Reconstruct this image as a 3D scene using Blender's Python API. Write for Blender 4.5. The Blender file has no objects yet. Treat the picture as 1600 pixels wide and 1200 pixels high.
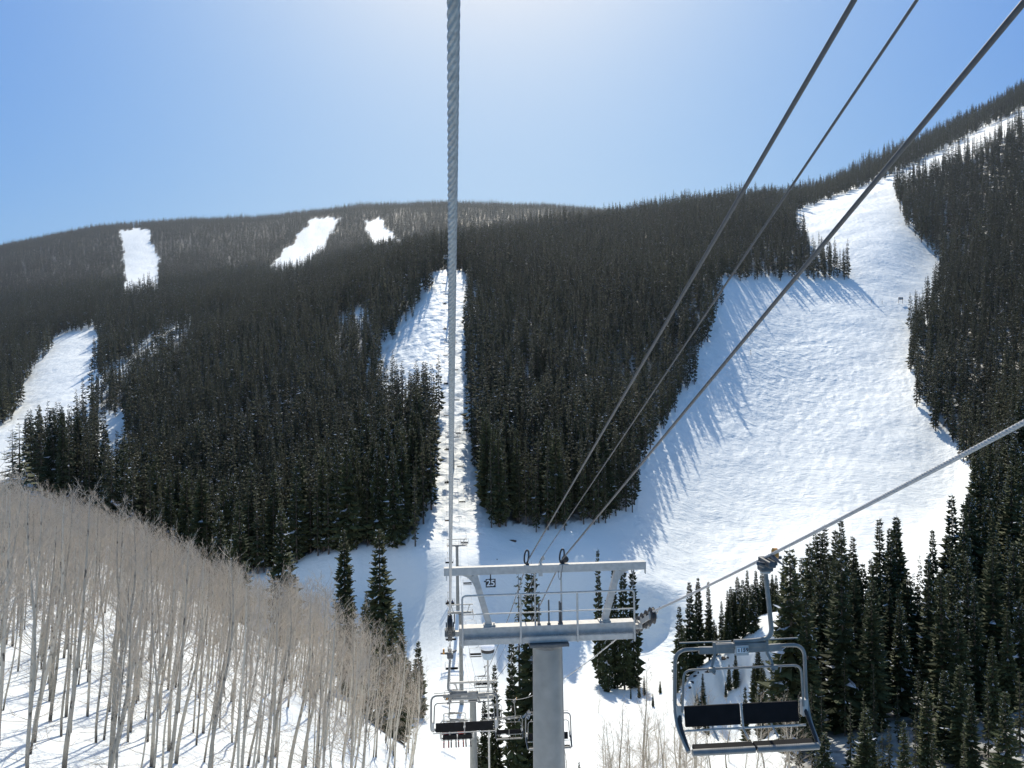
import bpy, bmesh, math, random
import numpy as np
from mathutils import Vector, Matrix, Quaternion

SC = bpy.context.scene
COL = SC.collection
random.seed(7)
RNG = np.random.default_rng(11)
PI = math.pi

# ------------------------------------------------------------------ camera model
F = 1244.0                      # focal length in pixels of a 1600 px wide frame (28 mm)
ROLL = math.radians(0.8)
CR, SR = math.cos(ROLL), math.sin(ROLL)

def ray(u, v):
    px, pz = (u - 800.0) / F, (600.0 - v) / F
    return px * CR + pz * SR, -px * SR + pz * CR      # x/Y and z/Y

def at(u, v, Y):
    s, e = ray(u, v)
    return Vector((s * Y, Y, e * Y))

def proj(x, y, z):
    s, e = x / y, z / y
    return 800 + F * (s * CR - e * SR), 600 - F * (s * SR + e * CR)

# ------------------------------------------------------------------ object helpers
def tag(o, label=None, cat=None, group=None, kind=None):
    if label: o['label'] = label
    if cat: o['category'] = cat
    if group: o['group'] = group
    if kind: o['kind'] = kind
    return o

def empty(name, loc=(0, 0, 0), rz=0.0, label=None, cat=None, group=None):
    o = bpy.data.objects.new(name, None)
    COL.objects.link(o)
    o.empty_display_size = 0.3
    o.location = loc
    o.rotation_euler = (0, 0, rz)
    return tag(o, label, cat, group)

def link_mesh(name, me, parent=None, col=None):
    o = bpy.data.objects.new(name, me)
    (col or COL).objects.link(o)
    if parent: o.parent = parent
    return o

def copy_tree(root, loc=None, rz=None, label=None, cat=None, group=None, scale=None):
    r = root.copy(); COL.objects.link(r)
    if loc is not None: r.location = loc
    if rz is not None: r.rotation_euler = (0, 0, rz)
    if scale is not None: r.scale = scale
    tag(r, label, cat, group)
    for ch in list(root.children):
        c = ch.copy(); COL.objects.link(c); c.parent = r
        for g in list(ch.children):
            d = g.copy(); COL.objects.link(d); d.parent = c
    return r

class MB:
    """collects boxes, tubes, lathes for ONE mesh object"""
    def __init__(self):
        self.v = []; self.f = []; self.m = []; self.a = []
    def add(self, vs, fs, mi=0):
        n = len(self.v)
        self.v += [tuple(p) for p in vs]
        self.f += [tuple(i + n for i in q) for q in fs]
        self.m += [mi] * len(fs)
    def box(self, c, s, rot=None, mi=0, bev=0.0):
        bm = bmesh.new()
        bmesh.ops.create_cube(bm, size=1.0)
        for w in bm.verts:
            w.co = Vector((w.co.x * s[0], w.co.y * s[1], w.co.z * s[2]))
        if bev > 0:
            bmesh.ops.bevel(bm, geom=bm.edges[:], offset=bev, segments=2, affect='EDGES', profile=0.5)
        M = Matrix.Translation(Vector(c)) @ (rot.to_4x4() if rot else Matrix.Identity(4))
        bm.verts.index_update()
        self.add([M @ w.co for w in bm.verts], [[w.index for w in q.verts] for q in bm.faces], mi)
        bm.free()
        return self
    def beam(self, a, b, w, h, mi=0, bev=0.0, up=(0, 0, 1)):
        a, b = Vector(a), Vector(b)
        d = (b - a); L = d.length; d.normalize()
        u = Vector(up); x = d.cross(u); x.normalize(); u = x.cross(d)
        R = Matrix((x, d, u)).transposed()
        return self.box((a + b) / 2, (w, L, h), R, mi, bev)
    def tube(self, pts, r, n=8, mi=0, cap=True):
        pts = [Vector(p) for p in pts]
        rs = r if hasattr(r, '__len__') else [r] * len(pts)
        vs, fs = [], []
        t0 = (pts[1] - pts[0]).normalized()
        ref = Vector((0, 0, 1)) if abs(t0.z) < 0.9 else Vector((1, 0, 0))
        x = t0.cross(ref).normalized()
        for i, p in enumerate(pts):
            if i == 0: t = pts[1] - pts[0]
            elif i == len(pts) - 1: t = pts[-1] - pts[-2]
            else: t = (pts[i + 1] - pts[i]).normalized() + (pts[i] - pts[i - 1]).normalized()
            t.normalize()
            x = (x - t * x.dot(t)).normalized()
            y = t.cross(x)
            for k in range(n):
                a = 2 * PI * k / n
                vs.append(p + (x * math.cos(a) + y * math.sin(a)) * rs[i])
        for i in range(len(pts) - 1):
            for k in range(n):
                k2 = (k + 1) % n
                fs.append((i * n + k, i * n + k2, (i + 1) * n + k2, (i + 1) * n + k))
        if cap:
            fs.append(tuple(range(n - 1, -1, -1)))
            fs.append(tuple((len(pts) - 1) * n + k for k in range(n)))
        self.add(vs, fs, mi)
        return self
    def lathe(self, prof, c, axis='z', n=16, mi=0):
        vs, fs = [], []
        for (r, h) in prof:
            for k in range(n):
                a = 2 * PI * k / n
                if axis == 'z': p = (r * math.cos(a), r * math.sin(a), h)
                elif axis == 'x': p = (h, r * math.cos(a), r * math.sin(a))
                else: p = (r * math.cos(a), h, r * math.sin(a))
                vs.append((p[0] + c[0], p[1] + c[1], p[2] + c[2]))
        m = len(prof)
        for i in range(m - 1):
            for k in range(n):
                k2 = (k + 1) % n
                fs.append((i * n + k, i * n + k2, (i + 1) * n + k2, (i + 1) * n + k))
        fs.append(tuple(range(n - 1, -1, -1)))
        fs.append(tuple((m - 1) * n + k for k in range(n)))
        self.add(vs, fs, mi)
        return self
    def mesh(self, name, mats, smooth=False, fattr=None):
        me = bpy.data.meshes.new(name)
        me.from_pydata(self.v, [], self.f)
        for m in (mats if isinstance(mats, (list, tuple)) else [mats]): me.materials.append(m)
        me.polygons.foreach_set('material_index', self.m)
        if smooth: me.polygons.foreach_set('use_smooth', [True] * len(self.f))
        if fattr:
            at_ = me.attributes.new(fattr[0], 'FLOAT', 'FACE')
            at_.data.foreach_set('value', fattr[1])
        me.update()
        bm = bmesh.new(); bm.from_mesh(me)
        if not fattr: bmesh.ops.recalc_face_normals(bm, faces=bm.faces[:])
        bm.to_mesh(me); bm.free()
        if smooth:
            try: me.set_sharp_from_angle(angle=math.radians(40))
            except Exception: pass
        return me
    def build(self, name, mats, parent=None, smooth=False):
        return link_mesh(name, self.mesh(name, mats, smooth), parent)

def round_path(pts, rad, seg=6):
    """polyline with rounded corners"""
    pts = [Vector(p) for p in pts]
    out = [pts[0]]
    for i in range(1, len(pts) - 1):
        a, b, c = pts[i - 1], pts[i], pts[i + 1]
        d1 = (a - b); d2 = (c - b)
        r = min(rad, d1.length * 0.49, d2.length * 0.49)
        p1 = b + d1.normalized() * r; p2 = b + d2.normalized() * r
        for k in range(seg + 1):
            t = k / seg
            out.append(p1 * (1 - t) ** 2 + b * 2 * t * (1 - t) + p2 * t * t)
    out.append(pts[-1])
    return out

# ------------------------------------------------------------------ materials
def new_mat(name):
    m = bpy.data.materials.new(name); m.use_nodes = True
    nt = m.node_tree; b = nt.nodes['Principled BSDF']
    return m, nt, b

def simple(name, col, rough=0.5, metal=0.0, var=0.15, scale=6.0, bump=0.0, spec=0.5):
    m, nt, b = new_mat(name)
    N, L = nt.nodes, nt.links
    tc = N.new('ShaderNodeTexCoord')
    nz = N.new('ShaderNodeTexNoise'); nz.inputs['Scale'].default_value = scale; nz.inputs['Detail'].default_value = 5
    L.new(tc.outputs['Object'], nz.inputs['Vector'])
    mp = N.new('ShaderNodeMapRange')
    mp.inputs['From Min'].default_value = 0.3; mp.inputs['From Max'].default_value = 0.7
    mp.inputs['To Min'].default_value = 1 - var; mp.inputs['To Max'].default_value = 1 + var
    L.new(nz.outputs['Fac'], mp.inputs['Value'])
    mx = N.new('ShaderNodeVectorMath'); mx.operation = 'SCALE'
    mx.inputs[0].default_value = col
    L.new(mp.outputs['Result'], mx.inputs['Scale'])
    L.new(mx.outputs['Vector'], b.inputs['Base Color'])
    b.inputs['Roughness'].default_value = rough
    b.inputs['Metallic'].default_value = metal
    b.inputs['Specular IOR Level'].default_value = spec
    if bump > 0:
        bp = N.new('ShaderNodeBump'); bp.inputs['Strength'].default_value = bump; bp.inputs['Distance'].default_value = 0.05
        L.new(nz.outputs['Fac'], bp.inputs['Height']); L.new(bp.outputs['Normal'], b.inputs['Normal'])
    return m

M_STEEL = simple('galvanised_steel', (0.46, 0.44, 0.405), 0.5, 0.08, 0.14, 9.0)
M_CHAIR = simple('chair_tube_steel', (0.21, 0.204, 0.19), 0.42, 0.15, 0.18, 7.0)
M_STEEL_DARK = simple('dark_steel', (0.10, 0.105, 0.11), 0.5, 0.4, 0.2, 9.0)
M_POST = simple('painted_tower_steel', (0.22, 0.225, 0.215), 0.42, 0.15, 0.14, 2.5)
M_RUBBER = simple('black_rubber', (0.018, 0.018, 0.02), 0.55, 0.0, 0.2, 12)
M_PAD = simple('black_vinyl', (0.009, 0.009, 0.010), 0.75, 0.0, 0.25, 5, 0.1, 0.15)
M_ROPE = simple('wire_rope_steel', (0.40, 0.39, 0.38), 0.5, 0.10, 0.25, 40)
M_CABLE = simple('cable_jacket', (0.06, 0.062, 0.066), 0.5, 0.1, 0.2, 30)
M_WHITE = simple('white_paint', (0.78, 0.78, 0.78), 0.5, 0, 0.05)
M_BLACK = simple('black_plate', (0.02, 0.02, 0.022), 0.5, 0, 0.1)
M_BRASS = simple('amber_plastic_wheel', (0.50, 0.22, 0.03), 0.4, 0, 0.1)
M_WOOD = simple('weathered_wood', (0.12, 0.085, 0.06), 0.8, 0, 0.3, 12)
M_ROCK = simple('dark_rock', (0.055, 0.043, 0.037), 0.9, 0, 0.5, 1.2, 0.6, 0.2)
M_SNOWCAP = simple('fresh_snow_cap', (0.86, 0.87, 0.90), 0.7, 0, 0.03, 3, 0.2, 0.2)
M_GUN = simple('snow_gun_shell', (0.34, 0.42, 0.50), 0.4, 0.1, 0.1)

def foliage_mat(name, base, base2, snowc=(0.75, 0.78, 0.84), attr='snow'):
    m, nt, b = new_mat(name)
    N, L = nt.nodes, nt.links
    oi = N.new('ShaderNodeObjectInfo')
    mix = N.new('ShaderNodeMix'); mix.data_type = 'RGBA'
    mix.inputs['A'].default_value = (*base, 1); mix.inputs['B'].default_value = (*base2, 1)
    geo = N.new('ShaderNodeNewGeometry')
    cn = N.new('ShaderNodeTexNoise'); cn.inputs['Scale'].default_value = 0.016; cn.inputs['Detail'].default_value = 4
    L.new(geo.outputs['Position'], cn.inputs['Vector'])
    cm = N.new('ShaderNodeMapRange'); cm.inputs['From Min'].default_value = 0.38; cm.inputs['From Max'].default_value = 0.64
    L.new(cn.outputs['Fac'], cm.inputs['Value'])
    av = N.new('ShaderNodeMix'); av.data_type = 'FLOAT'; av.inputs['Factor'].default_value = 0.55
    L.new(cm.outputs['Result'], av.inputs['A']); L.new(oi.outputs['Random'], av.inputs['B'])
    L.new(av.outputs['Result'], mix.inputs['Factor'])
    at_ = N.new('ShaderNodeAttribute'); at_.attribute_name = attr
    # attr value: 0..0.8 darkens/lightens the clump, above 0.9 it is a snow pad
    st = N.new('ShaderNodeMath'); st.operation = 'GREATER_THAN'; st.inputs[1].default_value = 0.9
    L.new(at_.outputs['Fac'], st.inputs[0])
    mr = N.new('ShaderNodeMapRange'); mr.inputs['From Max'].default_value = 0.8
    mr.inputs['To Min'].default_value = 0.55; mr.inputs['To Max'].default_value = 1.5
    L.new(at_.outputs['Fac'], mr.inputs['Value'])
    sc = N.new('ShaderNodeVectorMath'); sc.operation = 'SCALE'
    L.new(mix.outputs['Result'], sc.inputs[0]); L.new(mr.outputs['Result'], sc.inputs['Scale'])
    m2 = N.new('ShaderNodeMix'); m2.data_type = 'RGBA'
    m2.inputs['B'].default_value = (*snowc, 1)
    L.new(sc.outputs['Vector'], m2.inputs['A']); L.new(st.outputs[0], m2.inputs['Factor'])
    L.new(m2.outputs['Result'], b.inputs['Base Color'])
    b.inputs['Roughness'].default_value = 0.75
    b.inputs['Specular IOR Level'].default_value = 0.25
    return m
M_SPRUCE = foliage_mat('spruce_needles', (0.030, 0.042, 0.018), (0.086, 0.094, 0.038))
M_SPRUCE_MID = foliage_mat('spruce_needles_across_valley', (0.024, 0.033, 0.015), (0.094, 0.096, 0.042))
M_SPRUCE_FAR = foliage_mat('spruce_needles_far_ridge', (0.013, 0.021, 0.013), (0.034, 0.040, 0.026))
M_BARK = simple('spruce_bark', (0.085, 0.07, 0.058), 0.9, 0, 0.3, 8)

def aspen_mat():
    m, nt, b = new_mat('aspen_bark')
    N, L = nt.nodes, nt.links
    tc = N.new('ShaderNodeTexCoord')
    mp = N.new('ShaderNodeMapping'); mp.inputs['Scale'].default_value = (3, 3, 1.6)
    L.new(tc.outputs['Object'], mp.inputs['Vector'])
    nz = N.new('ShaderNodeTexNoise'); nz.inputs['Scale'].default_value = 1.5; nz.inputs['Detail'].default_value = 6
    L.new(mp.outputs['Vector'], nz.inputs['Vector'])
    cr = N.new('ShaderNodeValToRGB')
    cr.color_ramp.elements[0].position = 0.33; cr.color_ramp.elements[0].color = (0.09, 0.075, 0.06, 1)
    cr.color_ramp.elements[1].position = 0.43; cr.color_ramp.elements[1].color = (0.56, 0.50, 0.40, 1)
    L.new(nz.outputs['Fac'], cr.inputs['Fac'])
    # the foot of the trunk is dark and furrowed
    sx = N.new('ShaderNodeSeparateXYZ'); L.new(tc.outputs['Object'], sx.inputs[0])
    mr = N.new('ShaderNodeMapRange'); mr.inputs['From Min'].default_value = 0.1; mr.inputs['From Max'].default_value = 1.3
    L.new(sx.outputs['Z'], mr.inputs['Value'])
    mx = N.new('ShaderNodeMix'); mx.data_type = 'RGBA'; mx.inputs['A'].default_value = (0.10, 0.085, 0.07, 1)
    L.new(mr.outputs['Result'], mx.inputs['Factor']); L.new(cr.outputs['Color'], mx.inputs['B'])
    oi = N.new('ShaderNodeObjectInfo')
    m3 = N.new('ShaderNodeMapRange'); m3.inputs['To Min'].default_value = 0.55; m3.inputs['To Max'].default_value = 1.1
    L.new(oi.outputs['Random'], m3.inputs['Value'])
    sc = N.new('ShaderNodeVectorMath'); sc.operation = 'SCALE'
    L.new(mx.outputs['Result'], sc.inputs[0]); L.new(m3.outputs['Result'], sc.inputs['Scale'])
    L.new(sc.outputs['Vector'], b.inputs['Base Color'])
    b.inputs['Roughness'].default_value = 0.8
    return m
M_ASPEN = aspen_mat()
M_TWIG = simple('aspen_twigs', (0.515, 0.425, 0.325), 0.8, 0, 0.2, 0.6)

def snow_mat():
    m, nt, b = new_mat('snow')
    N, L = nt.nodes, nt.links
    geo = N.new('ShaderNodeNewGeometry')
    def attr(n):
        a = N.new('ShaderNodeAttribute'); a.attribute_name = n; return a.outputs['Fac']
    def noise(scale, detail=4, rough=0.5, vec=None):
        n = N.new('ShaderNodeTexNoise'); n.inputs['Scale'].default_value = scale
        n.inputs['Detail'].default_value = detail; n.inputs['Roughness'].default_value = rough
        L.new(vec or geo.outputs['Position'], n.inputs['Vector']); return n.outputs['Fac']
    def math_(op, a, c):
        k = N.new('ShaderNodeMath'); k.operation = op
        for i, q in enumerate((a, c)):
            if isinstance(q, (int, float)): k.inputs[i].default_value = q
            else: L.new(q, k.inputs[i])
        return k.outputs[0]
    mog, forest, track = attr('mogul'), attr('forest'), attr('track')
    # colour: snow, with needle litter and painted-in shade darkening the ground under the trees
    litter_shade = noise(0.22, 5)
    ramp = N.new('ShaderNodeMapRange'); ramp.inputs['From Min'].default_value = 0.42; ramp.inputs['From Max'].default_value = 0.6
    L.new(litter_shade, ramp.inputs['Value'])
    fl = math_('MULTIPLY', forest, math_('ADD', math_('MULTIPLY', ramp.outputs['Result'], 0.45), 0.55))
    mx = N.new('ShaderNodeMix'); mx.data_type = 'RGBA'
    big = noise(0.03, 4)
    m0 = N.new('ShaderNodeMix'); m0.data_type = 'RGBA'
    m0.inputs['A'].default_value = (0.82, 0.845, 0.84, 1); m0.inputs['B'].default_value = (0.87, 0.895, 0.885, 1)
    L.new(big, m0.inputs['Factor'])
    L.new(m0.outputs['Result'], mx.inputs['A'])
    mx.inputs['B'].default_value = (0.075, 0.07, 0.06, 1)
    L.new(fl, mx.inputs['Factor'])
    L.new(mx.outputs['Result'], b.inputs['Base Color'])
    b.inputs['Roughness'].default_value = 0.62
    b.inputs['Specular IOR Level'].default_value = 0.45
    # relief: moguls (metres), wind texture, fine grain, ski tracks
    vor = N.new('ShaderNodeTexVoronoi'); vor.feature = 'SMOOTH_F1'; vor.inputs['Scale'].default_value = 0.27
    vor.inputs['Smoothness'].default_value = 0.7; vor.inputs['Randomness'].default_value = 0.9
    wob = N.new('ShaderNodeTexNoise'); wob.inputs['Scale'].default_value = 0.09
    L.new(geo.outputs['Position'], wob.inputs['Vector'])
    va = N.new('ShaderNodeVectorMath'); va.operation = 'MULTIPLY_ADD'
    L.new(wob.outputs['Color'], va.inputs[0]); va.inputs[1].default_value = (9, 9, 9)
    L.new(geo.outputs['Position'], va.inputs[2])
    flat = N.new('ShaderNodeVectorMath'); flat.operation = 'MULTIPLY'; flat.inputs[1].default_value = (1, 0.75, 0.35)
    L.new(va.outputs['Vector'], flat.inputs[0])
    L.new(flat.outputs['Vector'], vor.inputs['Vector'])
    mo = math_('MULTIPLY', math_('MULTIPLY', vor.outputs['Distance'], -0.95), mog)
    mo2 = math_('MULTIPLY', math_('MULTIPLY', noise(0.5, 3), 0.65), mog)
    rough_ = math_('MULTIPLY', noise(0.35, 6, 0.55), 0.30)
    fine = math_('MULTIPLY', noise(2.2, 4, 0.6), 0.05)
    # ski tracks: stretched, warped noise lines
    st = N.new('ShaderNodeVectorMath'); st.operation = 'MULTIPLY'; st.inputs[1].default_value = (0.16, 0.9, 0.9)
    L.new(va.outputs['Vector'], st.inputs[0])
    tr = math_('MULTIPLY', math_('MULTIPLY', noise(1.1, 3, 0.5, st.outputs['Vector']), 0.35), track)
    h = math_('ADD', math_('ADD', mo, mo2), math_('ADD', math_('ADD', rough_, fine), tr))
    bp = N.new('ShaderNodeBump'); bp.inputs['Strength'].default_value = 0.85; bp.inputs['Distance'].default_value = 1.0
    L.new(h, bp.inputs['Height']); L.new(bp.outputs['Normal'], b.inputs['Normal'])
    return m
M_SNOW = snow_mat()

# ------------------------------------------------------------------ terrain
CTRL = [
 # near aspen hillside and its crest
 (-250,1200,26),(-250,1000,52),(-250,850,110),(-250,780,200),(-250,740,300),(-250,650,480),(-250,560,700),(-250,490,1100),(-250,450,1700),
 (0,1200,29),(0,1050,48),(0,920,84),(0,840,130),(0,790,205),(0,775,250),(0,738,300),
 (100,1200,31),(100,1050,50),(100,930,86),(100,860,130),(100,826,185),(100,800,245),(100,745,300),
 (200,1200,33),(200,1060,52),(200,950,84),(200,886,135),(200,865,220),(200,795,285),
 (300,1200,36),(300,1070,56),(300,985,84),(300,938,115),(300,925,200),(300,850,260),
 (350,968,105),(350,960,180),(430,1016,94),(430,1080,60),(430,1200,40),(430,975,165),(430,905,215),
 (520,1100,84),(520,1200,50),(520,1050,140),(520,960,185),(600,1150,78),(600,1200,62),(600,1100,125),(600,1000,187),(600,930,209),
 (650,1185,76),(700,1215,74),(655,1095,140),(655,1000,190),(655,930,208),
 # valley floor along the lift
 (738,1235,84),(705,1190,110),(712,1130,140),(717,1095,160),(712,1000,189),(712,915,206),(708,845,228),
 (703,758,260),(701,666,300),(699,582,340),(696,495,392),(692,430,440),(690,420,520),(690,412,650),(690,392,900),(690,352,1400),(690,322,1800),
 # road at the foot of the far forest
 (390,890,225),(470,876,225),(560,866,222),(650,856,222),(760,832,232),(870,838,234),(870,890,221),(850,960,209),
 # left of lift, far forest slope
 (600,780,258),(600,700,292),(600,600,345),(600,540,385),(600,480,440),(600,442,530),(600,420,720),(600,395,1050),(600,365,1400),(560,327,1800),
 (450,800,262),(450,700,310),(450,600,375),(450,530,450),(450,480,570),(450,450,780),(450,420,1050),(450,375,1450),(450,340,1800),
 (300,780,290),(300,700,340),(300,600,420),(300,530,520),(300,480,700),(300,450,950),(300,400,1350),(300,349,1750),
 (150,700,345),(150,620,430),(150,550,555),(150,490,750),(150,455,1000),(150,410,1350),(150,362,1700),
 (60,690,345),(60,640,420),(80,570,530),(120,515,640),(0,600,520),(0,500,850),(0,440,1200),(0,392,1700),
 # right of lift, far forest slope and its crest
 (850,700,295),(850,600,345),(850,500,425),(850,430,540),(850,385,680),(850,372,740),(850,378,1000),(850,350,1500),(850,325,1800),
 (760,720,285),(760,560,365),(760,450,450),(760,405,560),(760,392,700),
 (1000,806,262),(1000,700,308),(1000,600,360),(1000,500,430),(1000,425,540),(1000,372,700),(1000,350,800),(1000,362,1100),(950,335,1800),
 (1120,440,470),(1120,380,610),(1120,328,830),(1120,350,1300),(1250,375,600),(1250,318,840),(1250,350,1300),
 # big right-hand run
 (1000,900,223),(1000,970,206),(1000,1050,172),(900,1200,105),(900,1100,145),(900,1040,174),
 (1100,1150,122),(1100,1085,146),(1100,1062,152),(1100,1012,157),(1100,1000,166),(1180,1075,144),(1180,1010,152),(1040,1075,152),(1140,1200,100),(1150,965,190),(1100,905,232),(1100,870,250),(1100,800,280),(1150,700,326),(1180,600,381),(1200,540,420),(1200,470,478),(1230,440,510),
 (1330,437,512),(1400,450,500),(1400,560,410),(1400,700,325),(1400,800,276),(1400,855,246),(1300,875,240),(1300,800,278),(1250,930,210),
 (1400,380,570),(1400,285,780),(1400,262,850),(1400,290,1300),(1330,300,800),
 # right-hand forest
 (1240,1200,92),(1240,1080,118),(1250,1010,140),(1350,1200,90),(1350,1080,112),(1350,1005,135),(1350,930,185),
 (1500,1200,86),(1500,1080,108),(1500,1000,130),(1500,880,190),(1500,765,290),(1450,640,350),(1470,500,450),(1470,400,570),
 (1600,1200,82),(1600,1000,120),(1600,850,176),(1600,700,262),(1600,500,390),(1600,350,530),(1600,235,690),(1600,172,790),(1600,160,840),(1600,190,1300),
 (1850,1200,76),(1850,1000,108),(1850,700,220),(1850,400,400),(1850,200,580),(1850,60,800),(1850,90,1300),
]
cs = []; ct = []; ce = []
for (u, v, Y) in CTRL:
    s, e = ray(u, v); cs.append(s); ct.append(math.log(Y)); ce.append(e)
# behind the skyline the land falls away; below the frame the ground runs under the lift
for s in (-1.5, -1.0, -0.6, -0.3, 0.0, 0.3, 0.6, 1.0, 1.5):
    cs += [s, s]; ct += [math.log(3000), math.log(6500)]; ce += [0.10, 0.03]
for (x, Y, z) in [(-12,8,-12.5),(0,8,-13),(12,8,-14),(-6,14,-13.8),(6,14,-15.5),(-10,20,-14),(1,20,-17.5),(12,20,-19.5),(25,20,-20),
                  (-4,36,-21),(8,36,-25),(24,36,-28),(40,36,-27),(10,60,-36),(35,60,-40),(-2,60,-31),(70,60,-36),(-30,20,-12)]:
    cs.append(x / Y); ct.append(math.log(Y)); ce.append(z / Y)
for (Y, e) in [(8,-1.5),(25,-.55),(60,-.33),(120,-.22),(250,-.12),(500,.02),(900,.12),(1600,.14)]:
    cs.append(-1.5); ct.append(math.log(Y)); ce.append(e)
for (Y, e) in [(8,-1.8),(25,-.75),(60,-.45),(110,-.30),(220,-.05),(400,.20),(600,.34),(800,.42),(1400,.30)]:
    cs.append(1.4); ct.append(math.log(Y)); ce.append(e)
TS = 0.42
P = np.column_stack([np.array(cs), np.array(ct) * TS]); E = np.array(ce)
def _phi(r2):
    return 0.5 * r2 * np.log(r2 + 1e-12)
def _fit():
    n = len(P)
    D2 = ((P[:, None, :] - P[None, :, :]) ** 2).sum(-1)
    K = _phi(D2) + np.eye(n) * 2e-4
    Q = np.column_stack([np.ones(n), P])
    A = np.zeros((n + 3, n + 3)); A[:n, :n] = K; A[:n, n:] = Q; A[n:, :n] = Q.T
    return np.linalg.solve(A, np.concatenate([E, np.zeros(3)]))
W = _fit()
_wv = [(RNG.uniform(0, 2 * PI), RNG.uniform(0, 2 * PI), RNG.uniform(9, 60)) for _ in range(40)]
def height(x, y):
    x = np.atleast_1d(np.asarray(x, float)); y = np.atleast_1d(np.asarray(y, float))
    q = np.column_stack([x / y, np.log(y) * TS])
    out = np.empty(len(q))
    for i in range(0, len(q), 20000):
        c = q[i:i + 20000]
        D2 = ((c[:, None, :] - P[None, :, :]) ** 2).sum(-1)
        out[i:i + 20000] = _phi(D2) @ W[:-3] + W[-3] + c @ W[-2:]
    z = out * y
    # cut bank on the right of the valley floor
    ss = lambda a: np.clip(a, 0, 1) ** 2 * (3 - 2 * np.clip(a, 0, 1))
    edge = 159 + 3.0 * np.sin(x * 0.35) + 2.0 * np.sin(x * 0.9 + 1)
    z = z - (5.0 + 0.9 * np.sin(x * 0.5 + 2)) * ss((edge - y) / 7.5) * ss((y - 90) / 42.0) * ss((x - 27) / 12.0) * ss((80 - x) / 16.0)
    # the forest foot stands on a cut above the valley road, except where the lift runs down
    le = 224 + 3.0 * np.sin(x * 0.11) + 1.5 * np.sin(x * 0.31 + 1)
    z = z - 8.0 * ss((le - y) / 13.0) * ss((y - 118) / 80.0) * ss((x + 150) / 40.0) * ss((56 - x) / 18.0) * (1 - 0.85 * np.exp(-((x + 0.0844 * y - 2.5) / 11.0) ** 2))
    n = np.zeros(len(z))
    for (a, ph, wl) in _wv:
        n += 0.0045 * wl ** 0.8 * np.sin((x * math.cos(a) + y * math.sin(a)) * 2 * PI / wl + ph)
    return z + n * np.clip((y - 10) / 120, 0.12, 1.0)
def hz(x, y): return float(height([x], [y])[0])

def in_poly(poly, u, v):
    u = np.asarray(u); v = np.asarray(v)
    ins = np.zeros(u.shape, bool)
    n = len(poly)
    for i in range(n):
        x1, y1 = poly[i]; x2, y2 = poly[(i + 1) % n]
        c = ((y1 > v) != (y2 > v)) & (u < (x2 - x1) * (v - y1) / (y2 - y1 + 1e-9) + x1)
        ins ^= c
    return ins

# open snow (ground positions), each with the range of distances it belongs to
RUN_R = [(993,802),(1000,740),(1020,700),(1060,640),(1085,590),(1108,525),(1132,470),(1122,438),(1335,437),(1318,424),(1288,405),(1252,378),(1240,345),
         (1242,332),(1290,314),(1380,281),(1420,264),(1500,222),(1620,160),(1900,20),(1900,60),(1620,190),(1500,253),(1450,279),(1398,299),(1410,340),(1440,385),(1470,405),(1468,455),(1446,492),(1424,512),(1421,600),
         (1450,660),(1482,692),(1515,740),(1530,800),(1525,960),(1225,1000),(1000,1100)]
RUN_LIFT = [(668,835),(674,760),(678,690),(680,645),(640,642),(604,622),(584,578),(600,540),(640,500),(668,470),(672,440),(684,424),(725,426),(729,520),(730,600),(736,690),(750,760),(759,835)]
RUN_L1 = [(78,530),(150,510),(154,545),(150,590),(152,606),(140,650),(120,690),(40,742),(-60,760),(-60,700),(0,668),(30,640),(35,600),(74,560)]
HOLE_L = [(154,672),(172,655),(196,652),(194,735),(160,735)]
RUN_L2 = [(187,361),(212,357),(236,357),(239,385),(251,405),(247,440),(252,468),(190,474),(195,420),(191,398)]
RUN_L3 = [(480,344),(505,339),(534,340),(522,362),(502,397),(476,430),(416,436),(430,405),(455,380),(478,355)]
RUN_L4 = [(567,341),(580,346),(593,338),(603,354),(612,362),(626,375),(630,401),(606,396),(580,402),(579,382),(572,362)]
ROAD_L = [(146,600),(262,517),(335,470),(360,452),(360,456),(338,476),(264,525),(150,608)]
ROAD_M = [(526,502),(545,492),(566,486),(574,491),(560,500),(536,508)]
VALLEY = [(-600,2600),(-600,735),(0,735),(34,738),(44,760),(110,795),(200,852),(280,905),(330,918),(390,905),(470,880),(560,866),(650,855),(668,832),(757,828),(870,836),(993,802),
          (1225,802),(1225,1000),(1222,2600)]
def is_open(u, v, y):
    j = 0.9 * np.clip((1300 - y) / 900, 0.55, 1.0)
    u0, v0 = u, v
    u = u0 + j * (4.0 * np.sin(v0 * 0.31 + u0 * 0.07) + 3.0 * np.sin(v0 * 0.83 + 1.3 + u0 * 0.21) + 2.5 * np.sin(v0 * 0.12 + 2.0))
    v = v0 + j * (2.5 * np.sin(u0 * 0.27 + 0.7) + 2.0 * np.sin(u0 * 0.71 + v0 * 0.1))
    o = in_poly(RUN_R, u, v) & (y < 1000)
    o |= in_poly(RUN_LIFT, u, v) & (y < 470)
    o |= in_poly(RUN_L1, u, v) & (y < 800)
    o |= in_poly(HOLE_L, u, v) & (y < 500)
    o |= in_poly(RUN_L2, u, v) & (y > 600)
    o |= in_poly(RUN_L3, u, v) & (y > 600)
    o |= in_poly(RUN_L4, u, v) & (y > 600)
    o |= in_poly(ROAD_L, u, v) & (y < 1100)
    o |= in_poly(ROAD_M, u, v) & (y < 700)
    o |= in_poly(VALLEY, u, v) & (y < 360)
    o |= y < 72
    return o

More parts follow.
